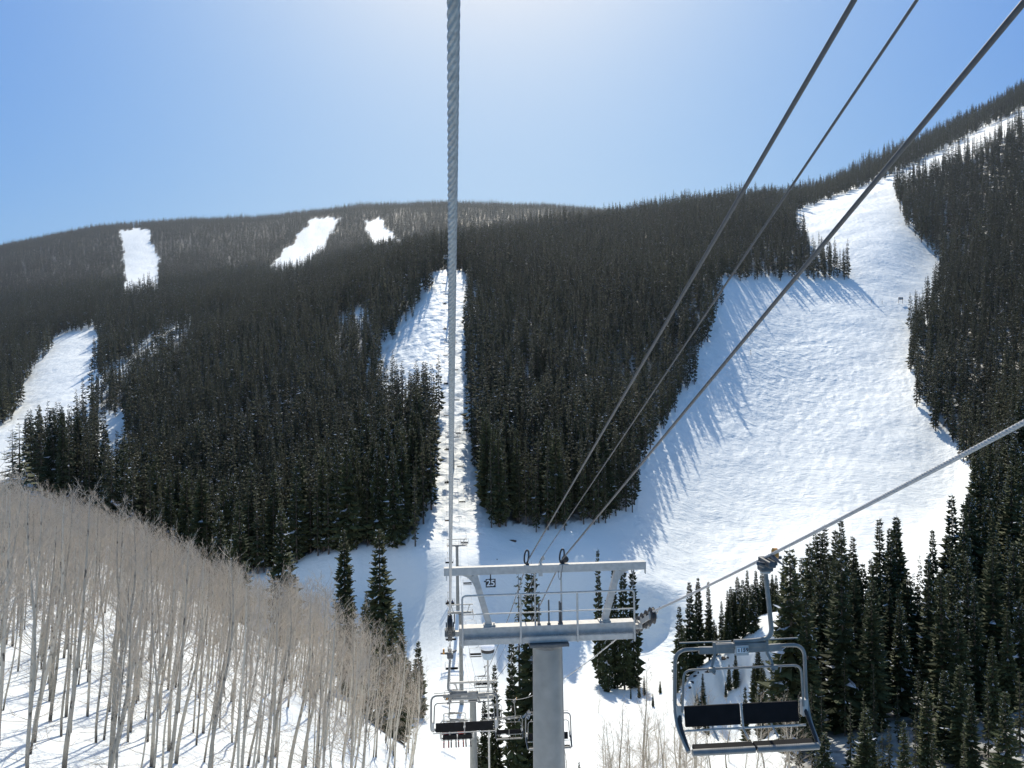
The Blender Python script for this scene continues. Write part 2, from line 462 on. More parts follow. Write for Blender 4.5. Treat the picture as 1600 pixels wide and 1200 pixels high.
def make_terrain():
    sa = np.concatenate([np.linspace(-1.5, -0.72, 40, endpoint=False), np.linspace(-0.72, 0.72, 560), np.linspace(0.72, 1.4, 36)[1:]])
    ta = np.concatenate([np.linspace(math.log(6), math.log(80), 150, endpoint=False), np.linspace(math.log(80), math.log(900), 560, endpoint=False), np.linspace(math.log(900), math.log(6500), 170)])
    S, T = np.meshgrid(sa, ta)
    Y = np.exp(T).ravel(); X = S.ravel() * Y
    Z = height(X, Y)
    U, V = proj(X, Y, Z)
    op = is_open(U, V, Y)
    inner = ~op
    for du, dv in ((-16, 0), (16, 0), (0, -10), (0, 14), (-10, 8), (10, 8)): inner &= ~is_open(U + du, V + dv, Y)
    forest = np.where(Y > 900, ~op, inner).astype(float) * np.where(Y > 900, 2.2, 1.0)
    mog = np.zeros(len(Y)); trk = np.zeros(len(Y))
    inr = in_poly(RUN_R, U, V) & (Y < 1000)
    mog[inr] = 0.5
    band = inr & (V > 450) & (V < 760)
    mog[band] = 0.5 + 0.75 * np.clip(1 - np.abs(V[band] - 590) / 150, 0, 1) * np.clip((1400 - U[band]) / 220, 0.15, 1)
    lf = in_poly(RUN_LIFT, U, V) & (Y < 470)
    mog[lf] = 1.0
    for R_ in (RUN_L2, RUN_L3, RUN_L4, RUN_L1): mog[in_poly(R_, U, V) & (Y > 350)] = 0.6
    trk[inr] = np.clip((V[inr] - 640) / 120, 0.25, 1.0)
    vl = in_poly(VALLEY, U, V) & (Y > 120) & (Y < 360)
    trk[vl & ~inr] = 0.3
    # real mogul relief on the ski runs
    bumps = np.sin(X * 1.05 + 1.7 * np.sin(Y * 0.11)) * np.sin(Y * 0.62 + 1.9 * np.sin(X * 0.13)) + 0.6 * np.sin(X * 0.47 + Y * 0.31) * np.sin(Y * 0.9 - X * 0.2)
    Z = Z + np.where(lf, 0.26, 0.14) * mog * bumps * (Y < 520)
    # cat-track across the right-hand run
    q = in_poly([(1140,546),(1180,542),(1300,533),(1330,531),(1330,534),(1300,537),(1180,547),(1140,551)], U, V) & inr
    Z = Z - 0.4 * q
    # bench under the island of trees
    n_, m_ = len(ta), len(sa)
    idx = np.arange(n_ * m_).reshape(n_, m_)
    faces = np.stack([idx[:-1, :-1], idx[:-1, 1:], idx[1:, 1:], idx[1:, :-1]], -1).reshape(-1, 4)
    me = bpy.data.meshes.new('snowy_ground')
    me.vertices.add(n_ * m_); me.vertices.foreach_set('co', np.column_stack([X, Y, Z]).astype(np.float32).ravel())
    me.loops.add(faces.size); me.loops.foreach_set('vertex_index', faces.astype(np.int32).ravel())
    me.polygons.add(len(faces)); me.polygons.foreach_set('loop_start', np.arange(0, faces.size, 4, dtype=np.int32))
    me.update(calc_edges=True)
    me.polygons.foreach_set('use_smooth', np.ones(len(faces), bool))
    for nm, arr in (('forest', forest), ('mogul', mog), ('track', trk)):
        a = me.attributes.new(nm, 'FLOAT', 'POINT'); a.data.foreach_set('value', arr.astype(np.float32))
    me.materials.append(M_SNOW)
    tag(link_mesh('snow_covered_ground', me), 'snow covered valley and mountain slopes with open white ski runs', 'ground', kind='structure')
make_terrain()

# ------------------------------------------------------------------ spruces
def spruce_crown(seed, h, R, nwh, nb, nside, snow=0.05, zlo=0.05, curtain=True, gap=0.0):
    r_ = random.Random(seed)
    V, Fc, A = [], [], []
    def face(pts, a):
        n = len(V); V.extend(pts); Fc.append(tuple(range(n, n + len(pts)))); A.append(a)
    lop = [r_.uniform(0.75, 1.15) for _ in range(9)]
    for k in range(nwh):
        zf = zlo + (0.985 - zlo) * (k + r_.uniform(0, 0.8)) / nwh
        prof = (1 - zf) ** 0.72 * min(1.0, 0.55 + (zf - zlo) * 3.2)
        rad = R * prof * r_.uniform(0.72, 1.12) + 0.20
        z = h * zf
        a0 = r_.uniform(0, 2 * PI)
        zw = z; stp = h * 0.95 / nwh
        for b in range(nb):
            if r_.random() < gap: continue
            z = min(zw + r_.uniform(-0.6, 0.6) * stp, h * 0.985)
            az = a0 + 2 * PI * (b + r_.uniform(-0.3, 0.3)) / nb
            L = rad * r_.uniform(0.68, 1.18) * lop[int((az % (2 * PI)) / (2 * PI) * 8.99)]
            o = Vector((math.cos(az), math.sin(az), 0)); sd = Vector((-o.y, o.x, 0))
            dr = (0.50 - 0.75 * zf) * r_.uniform(0.7, 1.3)
            p0 = Vector((0, 0, z + 0.10 * L)); p1 = o * (0.55 * L) + Vector((0, 0, z - dr * 0.45 * L)); p2 = o * L + Vector((0, 0, z - dr * L + 0.05 * L))
            w = 0.20 * L + 0.06
            dz = Vector((0, 0, -0.55 * w))
            shade = r_.uniform(0.0, 0.8)
            sn = 1.0 if r_.random() < (snow * 0.30 if nside >= 1 else snow) else shade
            face((p0, p1 + sd * w + dz, p2, p1), sn)
            face((p0, p1, p2, p1 - sd * w + dz), sn if r_.random() < 0.6 else shade)
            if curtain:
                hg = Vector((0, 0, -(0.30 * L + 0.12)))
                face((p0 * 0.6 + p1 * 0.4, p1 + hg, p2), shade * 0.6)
            for j in range(nside):
                t = (j + r_.random()) / nside * 0.75 + 0.22
                bp = p0.lerp(p1, t / 0.55) if t < 0.55 else p1.lerp(p2, (t - 0.55) / 0.45)
                s_ = 1 if j % 2 else -1
                ln = (0.34 * (1.15 - t) * L + 0.10) * r_.uniform(0.7, 1.3)
                tip = bp + (o * 0.55 + sd * s_ * r_.uniform(0.5, 1.0)) * ln + Vector((0, 0, -ln * r_.uniform(0.3, 0.9)))
                e_ = o * 0.10 * ln + Vector((0, 0, 0.05)) + o * 0.05
                face((bp - e_, tip, bp + e_), 1.0 if r_.random() < snow * (1.5 if nside >= 4 else 1.1) else r_.uniform(0, 0.8))
    # leader
    face((Vector((-0.05, 0, h * 0.95)), Vector((0.05, 0, h * 0.95)), Vector((0, 0, h * 1.01))), 0.3)
    return V, Fc, A

def crown_mesh(name, mat, *a, **k):
    V, Fc, A = spruce_crown(*a, **k)
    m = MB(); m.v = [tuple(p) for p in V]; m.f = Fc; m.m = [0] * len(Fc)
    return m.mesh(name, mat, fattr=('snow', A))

def trunk_mesh(name, h, r, mat, n=7, lean=0.0):
    m = MB()
    m.tube([(0, 0, -0.8), (0.02, 0, h * 0.3), (0, 0.02, h * 0.65), (0, 0, h * 0.98)], [r * 1.1, r * 0.8, r * 0.45, 0.02], n)
    return m.mesh(name, mat, smooth=True)

H0 = 20.0
NEAR = []
for i, (R, gap, snow, zlo) in enumerate([(2.5,0,.05,.03),(2.1,0,.03,.04),(2.9,.05,.09,.03),(1.9,.05,.05,.06),(2.4,0,.02,.05),(2.7,0.02,.13,.02),(1.7,.02,.04,.05)]):
    NEAR.append((crown_mesh('spruce_crown', M_SPRUCE, 100 + i, H0, R, 46, 8, 5, snow, zlo, True, gap), trunk_mesh('spruce_trunk', H0, 0.24, M_BARK)))
AIRY = []      # open, snow laden pair at the far left, and half-dead spires
for i in range(2):
    AIRY.append((crown_mesh('spruce_crown', M_SPRUCE, 140 + i, H0, 4.3 + 0.3 * i, 27, 6, 3, 0.45, 0.04, False, 0.12), trunk_mesh('spruce_trunk', H0, 0.26, M_BARK)))
BARE = []
for i in range(2):
    BARE.append((crown_mesh('spruce_crown', M_SPRUCE, 150 + i, H0, 1.5 + .3 * i, 22, 5, 3, 0.03, 0.25, False, 0.35), trunk_mesh('spruce_trunk', H0, 0.2, M_BARK)))

PROTO = bpy.data.collections.new('spruce_forms')      # instanced by the forest, never linked to the scene
def proto(name, crown, trunk=None):
    m = bpy.data.meshes.new(name)
    bm = bmesh.new(); bm.from_mesh(crown)
    if trunk:
        n0 = len(bm.faces); bm.from_mesh(trunk); bm.faces.ensure_lookup_table()
        for f_ in bm.faces[n0:]: f_.material_index = 1
    bm.to_mesh(m); bm.free()
    m.materials.append(crown.materials[0]); m.materials.append(M_BARK)
    o = bpy.data.objects.new(name, m); PROTO.objects.link(o); return o
NPM, NPF = 6, 4
for i in range(NPM):
    proto('mid_spruce_%d' % i, crown_mesh('spruce_crown', M_SPRUCE_MID, 200 + i, H0, [2.3,1.9,2.6,2.1,1.7,2.4][i], 21, 6, 2, [.07,.03,.15,.09,.05,.20][i], 0.10, True, 0.0), trunk_mesh('t', H0, 0.2, M_BARK, 4))
for i in range(NPF):
    proto('nfar_spruce_%d' % i, crown_mesh('spruce_crown', M_SPRUCE_FAR, 300 + i, H0, [2.6,3.0,2.3,2.8][i], 11, 5, 0, 0.0, 0.04, True, 0.0))

def forest_positions():
    out = []
    def grid(y0, y1, d, smax):
        ys = np.arange(y0, y1, d)
        for y in ys:
            xs = np.arange(-smax * y, smax * y, d)
            x = xs + RNG.uniform(-0.42 * d, 0.42 * d, len(xs)); yy = y + RNG.uniform(-0.42 * d, 0.42 * d, len(xs))
            out.append(np.column_stack([x, yy]))
    grid(70, 215, 4.0, 0.80)
    grid(215, 250, 3.1, 0.76)
    grid(250, 300, 3.1, 0.76)
    grid(300, 520, 3.8, 0.76)
    grid(520, 1000, 4.8, 0.74)
    grid(1000, 2050, 5.5, 0.73)
    q = np.concatenate(out)
    z = height(q[:, 0], q[:, 1])
    u, v = proj(q[:, 0], q[:, 1], z)
    keep = ~is_open(u, v, q[:, 1]) & (u > -120) & (u < 1740) & (v < 1330)
    # ragged edges and thin spots
    def cl(a, b, sc):
        return np.sin(q[:, 0] / sc + a + 1.7 * np.sin(q[:, 1] / (sc * 1.3) + b)) * np.sin(q[:, 1] / (sc * 0.9) + b + 1.3 * np.sin(q[:, 0] / (sc * 1.1) - a))
    c1, c2 = cl(0.3, 1.1, 17.0), cl(2.1, 0.4, 44.0)
    keep &= RNG.random(len(q)) > 0.08 + 0.30 * (c1 > 0.45) * (q[:, 1] > 300)
    q, z, u, v, c1, c2 = q[keep], z[keep], u[keep], v[keep], c1[keep], c2[keep]
    h = RNG.normal(20.0, 3.2, len(q)) * (1 + 0.16 * c2 + 0.12 * c1)
    h = np.where(RNG.random(len(q)) < 0.12, h * 0.6, h)
    h = np.where((q[:, 1] < 300) & (v < 905) & (u < 1050), h + 6.0, h).clip(8, 31)
    rf = in_poly([(140,612),(262,528),(300,505),(306,545),(270,585),(150,675)], u, v) & (q[:, 1] < 1100)
    rf |= in_poly([(528,508),(560,500),(576,492),(580,530),(530,548)], u, v) & (q[:, 1] < 700)
    rf |= in_poly([(150,700),(205,690),(200,790),(150,790)], u, v) & (q[:, 1] < 420)
    h = np.where(rf & (RNG.random(len(q)) < 0.9), h * 0.50, h)
    h = np.where(q[:, 1] > 1000, h * 0.72, h)
    # clear rows of the young trees in front of the right-hand stand
    low = (q[:, 1] < 98) & (u > 1150)
    h[low] *= 0.5
    return np.column_stack([q, z]), h, u, v
FP, FH, FU, FV = forest_positions()

# isolated and named spruces: (u of foot, v of foot, distance, height, which form, label)
def ground_at(u, v, Y):
    """point on the ground seen near (u, v): keeps the bearing and distance, takes the ground's own height"""
    s, e = ray(u, v)
    x = s * Y
    return Vector((x, Y, hz(x, Y) - 0.15))
SINGLES = [
 (595,1005,150,24.5,0,'tall dark spruce standing alone in blue shadow left of the lift, behind the aspens'),
 (540,1000,162,23.5,4,'tall spruce rising from the aspen crowns, next left of the lone one'),
 (441,952,172,20.5,5,'broad spruce above the aspen crowns with blue snow on both sides of it'),
 (376,930,165,23,1,'olive spruce at the lower right end of the left forest, just above the aspen crest'),
 (345,900,190,21,2,'spruce just left of the olive one at the right end of the left forest edge'),
 (575,1040,140,15,3,'half hidden spruce between aspen crowns below the lone tall one'),
 (626,1040,140,14,6,'slender spruce at the right foot of the lone tall one'),
 (612,1030,143,11,3,'short spruce tucked against the lone tall one left of the lift line'),
 (655,1108,128,11.5,2,'small pointed spruce at the right tip of the aspen hill beside the lift line'),
 (640,1120,122,9,0,'stubby dark spruce touching the small pointed one beside the lift line'),
 (545,1092,108,14,1,'dark spruce in the gully behind the aspens, uphill one of the gully row'),
 (572,1110,104,15,0,'dark spruce in the middle of the gully row behind the aspens'),
 (600,1128,101,14,5,'dark spruce in the gully row behind the aspens, right of its middle'),
 (622,1145,98,12,2,'dark spruce at the downhill end of the gully row behind the aspens'),
 (835,1212,90,24,0,'big dark spruce rising directly behind the grey tower post'),
 (814,1205,93,22,8,'thin half bare spruce spire left of the grey tower post'),
 (802,1214,88,15,3,'dark spruce at the left edge of the grey tower post, below the bare spire'),
 (775,1225,92,14.5,6,'narrow spruce below the snow gun, behind the far chairs'),
 (758,1235,94,8.5,1,'short spruce behind the nearest chair on the left rope'),
 (748,1240,88,6,3,'little spruce beside the second tower post'),
 (905,1212,82,4.6,3,'sparse little spruce at the bottom edge right of the grey tower post'),
 (936,1005,186,22.5,6,'tallest narrow spruce seen through the right side of the tower railing'),
 (960,1005,184,17,0,'dark spruce seen through the railing, second from the left of that clump'),
 (975,1005,183,18,4,'dark spruce seen through the railing, in the middle of that clump'),
 (990,1005,185,17,2,'dark spruce seen beside the right end of the tower railing'),
 (948,1010,180,10,5,'low spruce at the foot of the clump seen through the tower railing'),
 (985,1040,170,3.2,3,'tiny spruce on the shaded bank, leftmost of three below the railing clump'),
 (998,1039,170,4.2,1,'tiny spruce on the shaded bank, middle of three below the railing clump'),
 (1006,1037,171,4.6,6,'tiny spruce on the shaded bank, rightmost of three below the railing clump'),
 (1020,1087,150,2.6,0,'tiny lone spruce in the middle of the shaded flat below the bank'),
 (1031,1040,166,2.8,2,'tiny round spruce on the shaded bank near the rock outcrop'),
 (1062,1008,160,9.5,2,'left outermost spruce on the shelf above the rock outcrop'),
 (1078,1003,163,13,0,'tall spruce on the shelf above the rock outcrop, left of the chair frame'),
 (1092,1002,165,13.5,4,'dense spruce on the shelf above the rock outcrop, second of the tall ones'),
 (1108,1000,165,13,6,'spruce at the right of the tall trio above the rock outcrop'),
 (1128,990,172,8,3,'small spruce on the shelf just right of the tall trio'),
 (1146,975,184,12,1,'thin spruce behind the chair frame, left of the hanger arm'),
 (1158,972,186,10,3,'thin spruce behind the chair, beside the darker pointed one'),
 (1182,985,178,15,0,'dark pointed spruce directly left of the chair hanger arm'),
 (1198,985,180,12,4,'spruce touching the chair hanger arm on its left'),
 (1209,990,176,11,2,'spruce directly behind the chair hanger arm'),
 (1165,1130,124,5,6,'small spruce behind the chair, above its backrest'),
 (1192,1120,126,8,5,'snow flecked spruce inside the chair frame on its right'),
 (1210,1128,122,7,2,'snow flecked spruce at the right inside edge of the chair frame'),
 (20,742,232,14.5,7,'airy spruce with snow on every branch, leftmost at the picture edge'),
 (31,745,226,15,9,'airy snow laden spruce just right of the leftmost one'),
]
def spruce(form, loc, h, rz, label, group=None, wide=1.0):
    if form == 7: cm, tm = AIRY[0]
    elif form == 9: cm, tm = AIRY[1]
    elif form == 8: cm, tm = BARE[0]
    else: cm, tm = NEAR[form % len(NEAR)]
    k = h / H0
    w = k * wide if h > 12 else k * 1.25 * wide
    r = empty('spruce_tree', loc, rz, label, 'spruce', group)
    r.scale = (w, w, k)
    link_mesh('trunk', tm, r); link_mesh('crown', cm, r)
    return r
single_xy = []
TOPS = {595: 812, 540: 822, 441: 790, 376: 778, 345: 735, 575: 925, 626: 938, 612: 955, 655: 1000, 640: 1030, 835: 878, 814: 890, 802: 985, 775: 1035, 758: 1092, 936: 834, 960: 880,
        975: 872, 990: 872, 948: 935, 1062: 945, 1078: 906, 1092: 900, 1108: 907, 1128: 938, 1146: 932, 1158: 922, 1182: 890, 1198: 908, 1209: 905, 1165: 1072, 1192: 1030, 1210: 1032, 20: 668, 31: 660}
for (u, v, Y, h, form, lab) in SINGLES:
    p = ground_at(u, v, Y)
    if u in TOPS:
        h = min(max((proj(p.x, p.y, p.z)[1] - TOPS[u]) / F * Y, 2.0), 32.0)
        pass
    single_xy.append((p.x, p.y))
    spruce(form, p, h, random.uniform(0, 6.28), lab, None, 0.66 if 930 < u < 992 else 1.22 if u < 700 else 0.95)

for k in range(30):
    u = random.uniform(1056, 1228); Y = random.uniform(161, 186)
    p = ground_at(u, 1000, Y)
    spruce(random.randrange(7), p, random.uniform(5.0, 12.5), random.uniform(0, 6.28), 'small dark spruce crowded between the taller ones on the shelf above the rock outcrop', 'small spruces on the shelf')
# the largest of the forest trees are individuals as well
app = FH / FP[:, 1]
# only those that show: inside the frame
vis = (FU > -10) & (FU < 1610) & (FV - app * F < 1195)
order = np.argsort(-(app * vis))
N_IND = 300 - len(SINGLES) - 56
ind = set(order[:N_IND].tolist())
def zone(u, v, y, h):
    if u > 1180:
        if y < 104: return ('young olive spruce in the front row, bottom right corner', 'front row of young spruces, bottom right')
        if y < 128: return ('dark spruce in the stand right of the empty chair, behind the young row', 'near spruces of the right-hand stand')
        if u < 1420: return ('tall dark spruce whose tip stands against the snowy run right of the empty chair', 'tall spruces topped by the white run')
        return ('dark spruce in the thick wood at the right edge, below the right rope', 'spruces of the wood at the right edge')
    if u < 240: return ('dark spruce in the row above the grey aspen crowns at the far left', 'row of spruces above the aspens, far left')
    if u < 700: return ('dark spruce along the lower edge of the forest left of the lift corridor', 'lower edge of the forest left of the lift')
    return ('dark spruce along the lower edge of the forest right of the lift corridor', 'lower edge of the forest right of the lift')
for i in sorted(ind):
    lab, grp = zone(FU[i], FV[i], FP[i, 1], FH[i])
    spruce(int(RNG.integers(0, len(NEAR))), (FP[i, 0], FP[i, 1], FP[i, 2] - 0.3), float(FH[i]), random.uniform(0, 6.28), lab, grp, random.uniform(0.95, 1.3))

def scatter(name, pts, hs, pid, col, wide, label, cat, base_h, tilt=None):
    """one countless mass: an instance on every vertex"""
    me = bpy.data.meshes.new(name)
    me.from_pydata([tuple(p) for p in pts], [], [])
    n = len(pts)
    k = hs / base_h
    sc = np.column_stack([k * wide, k * wide, k]).astype(np.float32)
    a = me.attributes.new('scl', 'FLOAT_VECTOR', 'POINT'); a.data.foreach_set('vector', sc.ravel())
    rot = np.zeros((n, 3), np.float32); rot[:, 2] = RNG.uniform(0, 6.28, n)
    if tilt is not None: rot[:, 2] = RNG.uniform(-0.5, 0.5, n)
    a = me.attributes.new('rot', 'FLOAT_VECTOR', 'POINT'); a.data.foreach_set('vector', rot.ravel())
    a = me.attributes.new('pid', 'INT', 'POINT'); a.data.foreach_set('value', pid.astype(np.int32))
    o = link_mesh(name, me)
    tag(o, label, cat, kind='stuff')
    ng = bpy.data.node_groups.new(name, 'GeometryNodeTree')
    ng.interface.new_socket('Geometry', in_out='INPUT', socket_type='NodeSocketGeometry')
    ng.interface.new_socket('Geometry', in_out='OUTPUT', socket_type='NodeSocketGeometry')
    N, L = ng.nodes, ng.links
    gi, go = N.new('NodeGroupInput'), N.new('NodeGroupOutput')
    ci = N.new('GeometryNodeCollectionInfo'); ci.inputs['Collection'].default_value = col
    ci.inputs['Separate Children'].default_value = True; ci.inputs['Reset Children'].default_value = True
    iop = N.new('GeometryNodeInstanceOnPoints')
    iop.inputs['Pick Instance'].default_value = True
    def na(nm, ty):
        q = N.new('GeometryNodeInputNamedAttribute'); q.data_type = ty; q.inputs['Name'].default_value = nm
        return next(s for s in q.outputs if s.enabled and s.name == 'Attribute')
    L.new(gi.outputs[0], iop.inputs['Points']); L.new(ci.outputs[0], iop.inputs['Instance'])
    L.new(na('pid', 'INT'), iop.inputs['Instance Index'])
    er = N.new('FunctionNodeEulerToRotation'); L.new(na('rot', 'FLOAT_VECTOR'), er.inputs[0])
    L.new(er.outputs[0], iop.inputs['Rotation'])
    L.new(na('scl', 'FLOAT_VECTOR'), iop.inputs['Scale'])
    L.new(iop.outputs[0], go.inputs[0])
    md = o.modifiers.new('scatter', 'NODES'); md.node_group = ng
    return o
rest = np.array([i not in ind for i in range(len(FP))])
rp = FP[rest].copy(); rp[:, 2] -= 0.3
far = rp[:, 1] > 980
pid = np.where(far, NPM + RNG.integers(0, NPF, len(rp)), RNG.integers(0, NPM, len(rp)))
scatter('spruce_forest', rp, FH[rest], pid, PROTO, RNG.uniform(0.80, 1.18, len(rp)) * np.where(far, 1.35, 1.0), 'dense dark spruce forest covering the mountain slopes between the white ski runs', 'forest', H0)
#print('forest instances', len(rp))

# ------------------------------------------------------------------ aspens
def aspen_meshes(seed, h, r0, lean, nbr, dens=1.0, t0=0.42, wig=1.0):
    r_ = random.Random(seed)
    T, B = MB(), MB()
    n = 11
    pts, rs = [], []
    cx, cy = 0.0, 0.0
    wob = [r_.uniform(-1, 1) for _ in range(6)]
    for i in range(n + 1):
        t = i / n
        x = lean * h * (t - 0.35 * t * t) + 0.016 * wig * h * math.sin(t * 8 + wob[0] * 3) * wob[1]
        y = 0.012 * wig * h * math.sin(t * 6 + wob[2] * 3) * wob[3] + 0.03 * wob[4] * h * t
        pts.append(Vector((x, y, h * t - (0.6 if i == 0 else 0)))); rs.append(r0 * (1 - t) ** 0.8 + 0.012)
    T.tube(pts, rs, 7)
    def along(t):
        k = min(int(t * n), n - 1); f_ = t * n - k
        return pts[k].lerp(pts[k + 1], f_), rs[k] * (1 - f_) + rs[k + 1] * f_
    def twig(p, d, ln, rad, depth):
        d = d.normalized()
        mid = p + d * ln * 0.5 + Vector((r_.uniform(-.05, .05), r_.uniform(-.05, .05), r_.uniform(-.02, .06))) * ln
        tip = mid + (d + Vector((0, 0, 0.22))).normalized() * ln * 0.5
        B.tube([p, mid, tip], [rad, rad * 0.7, rad * 0.3], 3, cap=False)
        if depth > 0:
            k = int((4 if depth == 2 else 3.4) * dens + r_.random())
            for j in range(k):
                t = r_.uniform(0.25, 1.0)
                q = p.lerp(mid, t * 2) if t < 0.5 else mid.lerp(tip, t * 2 - 1)
                ax = Vector((r_.uniform(-1, 1), r_.uniform(-1, 1), r_.uniform(-0.3, 0.9)))
                twig(q, d * 0.75 + ax * 0.75, ln * r_.uniform(0.35, 0.6), max(rad * 0.55, 0.0075), depth - 1)
    for j in range(nbr):
        t = t0 + (0.99 - t0) * (j + r_.random()) / nbr
        p, rr = along(t)
        az = r_.uniform(0, 2 * PI)
        up = r_.uniform(0.35, 1.0) + (t - 0.4) * 0.9
        d = Vector((math.cos(az), math.sin(az), up))
        ln = h * (0.17 * (1.15 - t) + 0.045) * r_.uniform(0.7, 1.25)
        twig(p, d, ln, max(rr * 0.26, 0.012), 2)
    for j in range(9):                     # sparse dead limbs low on the trunk
        t = r_.uniform(0.06, 0.5)
        p, rr = along(t); az = r_.uniform(0, 2 * PI)
        twig(p, Vector((math.cos(az), math.sin(az), r_.uniform(-0.1, 0.5))), h * r_.uniform(0.06, 0.14), 0.014, 1)
    return T.mesh('aspen_trunk', M_ASPEN, smooth=True), B.mesh('aspen_branches', M_TWIG, fattr=('twig', [0.0] * len(B.f)))
HA = 13.0
ASP = [aspen_meshes(500 + i, HA, [.105,.075,.12,.065,.09,.07,.11,.06][i], [.19,.09,.24,.13,.28,.05,.16,.22][i], [27,22,29,20,26,23,28,21][i]) for i in range(8)]
SAP = [aspen_meshes(540 + i, HA, 0.12, [.10,-.12,.05][i], 30, 1.0, 0.18, 2.6) for i in range(3)]

def aspen_positions():
    out = []
    d = 1.75
    for y in np.arange(27, 232, d):
        xs = np.arange(-0.80 * y, 0.05 * y, d)
        out.append(np.column_stack([xs + RNG.uniform(-.48 * d, .48 * d, len(xs)), y + RNG.uniform(-.48 * d, .48 * d, len(xs))]))
    q = np.concatenate(out); z = height(q[:, 0], q[:, 1]); u, v = proj(q[:, 0], q[:, 1], z)
    # the hillside up to its crest
    crest = np.interp(u, [-300, 0, 100, 200, 300, 350, 430, 520, 600, 650, 700], [215, 208, 188, 140, 118, 108, 98, 88, 80, 76, 60])
    keep = (q[:, 1] < crest * 1.04) & (u > -140) & (u < 645)
    keep &= ~((u > 560) & (v > 1190) & (q[:, 1] < 55))
    clear = np.sin(q[:, 0] * 0.21 + 1.0) * np.sin(q[:, 1] * 0.17 + 2.0)
    keep &= RNG.random(len(q)) > (0.20 + 0.42 * (clear > 0.25))
    return np.column_stack([q, z])[keep], u[keep], v[keep]
AP, AU, AV = aspen_positions()
AH = RNG.normal(9.4, 1.2, len(AP)).clip(6, 12.5) * np.clip(1.08 - 0.0016 * AP[:, 1], 0.74, 1.05)
AH *= np.where(AU > 480, 0.95, 1.0)
def aspen(form, loc, h, rz, label, group=None, cat='aspen'):
    tm, bm_ = form
    k = h / HA
    r = empty('aspen_tree', loc, rz, label, cat, group)
    r.scale = (k, k, k)
    link_mesh('trunk', tm, r); link_mesh('branches', bm_, r)
    return r
_line = np.interp(AU, [-150, 0, 100, 200, 300, 400, 480, 560, 620, 680], [712, 726, 754, 802, 850, 902, 900, 958, 1008, 1050]) + RNG.uniform(0, 34, len(AU))
AH = np.minimum(AH, np.maximum((AV - _line) / F * AP[:, 1], 3.5))
aapp = AH / AP[:, 1]
avis = (AU > -60) & (AU < 640) & (AV - aapp * F < 1190)
aord = np.argsort(-(aapp * avis))
BUSH = []
for k in range(64):
    u = random.uniform(945, 1245); Y = random.uniform(70, 112)
    q = ground_at(u, 1200, Y)
    vt = random.uniform(1095, 1185) if u < 1060 else random.uniform(1075, 1180)
    BUSH.append((u, 1200, Y, min(max((proj(q.x, q.y, q.z)[1] - vt) / F * Y, 2.5), 12.0)))
BUSH += [(1005, 1230, 92, 15.0), (1062, 1215, 96, 12.5), (968, 1260, 84, 11.0)]
SMALL = [(935,1050,150,5.2,'bare shrubby aspen on the lit edge of the shaded bank, below the tower beam'),
         (737,1085,158,5.0,'bare round shrub beside the third tower post'),
         (880,1215,80,7.0,'bare thin sapling directly right of the grey tower post')]
N_ASP = 300 - len(BUSH) - len(SMALL) - 30
aind = set(aord[:N_ASP].tolist())
for i in sorted(aind):
    if AP[i, 1] < 46 and AU[i] < 260: lab, grp = 'thick pale aspen trunk in the lower left corner, foot in lit snow', 'nearest aspens, lower left'
    elif AP[i, 1] < 62: lab, grp = 'bare leaning aspen near the bottom edge of the left hillside', 'near aspens along the bottom edge'
    elif AU[i] > 400: lab, grp = 'bare grey aspen at the right tip of the hillside grove, nearest the lift line', 'aspens at the right tip of the grove'
    elif AP[i, 1] < 95: lab, grp = 'bare slender aspen in the thick of the left hillside grove', 'aspens in the middle of the grove'
    else: lab, grp = 'small looking bare aspen high on the left hillside, twiggy crown under the spruces', 'aspens high on the hillside'
    aspen(ASP[int(RNG.integers(0, 8))], (AP[i, 0], AP[i, 1], AP[i, 2] - 0.1), float(AH[i]), random.uniform(-0.6, 0.6), lab, grp)
for (u, v, Y, h) in BUSH[:-3]:
    aspen(SAP[random.randrange(3)], ground_at(u, v, Y), h, random.uniform(0, 6.28), 'bare tan sapling in the thicket under and left of the empty chair', 'sapling thicket below the chair', 'sapling')
for (u, v, Y, h), lab in zip(BUSH[-3:], ['tallest bare tan aspen in the thicket left of the empty chair', 'bare aspen just left of the empty chair frame', 'bare low aspen right of the grey tower post at the bottom edge']):
    aspen(SAP[0], ground_at(u, v, Y), h, 1.0, lab)
for (u, v, Y, h, lab) in SMALL:
    aspen(SAP[2], ground_at(u, v, Y), h, 0.5, lab, cat='shrub')
APROTO = bpy.data.collections.new('aspen_forms')
for i, (tm, bm_) in enumerate(ASP):
    m = bpy.data.meshes.new('aspen_form')
    b = bmesh.new(); b.from_mesh(tm); n0 = len(b.faces); b.from_mesh(bm_); b.faces.ensure_lookup_table()
    for f_ in b.faces[n0:]: f_.material_index = 1
    b.to_mesh(m); b.free(); m.materials.append(M_ASPEN); m.materials.append(M_TWIG)
    APROTO.objects.link(bpy.data.objects.new('aspen_form_%d' % i, m))
arest = np.array([i not in aind for i in range(len(AP))])
print('aspens', len(AP), 'rest', arest.sum())
if arest.sum():
    scatter('aspen_grove', AP[arest], AH[arest], RNG.integers(0, 8, int(arest.sum())), APROTO, np.ones(int(arest.sum())), 'bare grey aspen grove thickening up the left hillside', 'grove', HA, tilt=0)

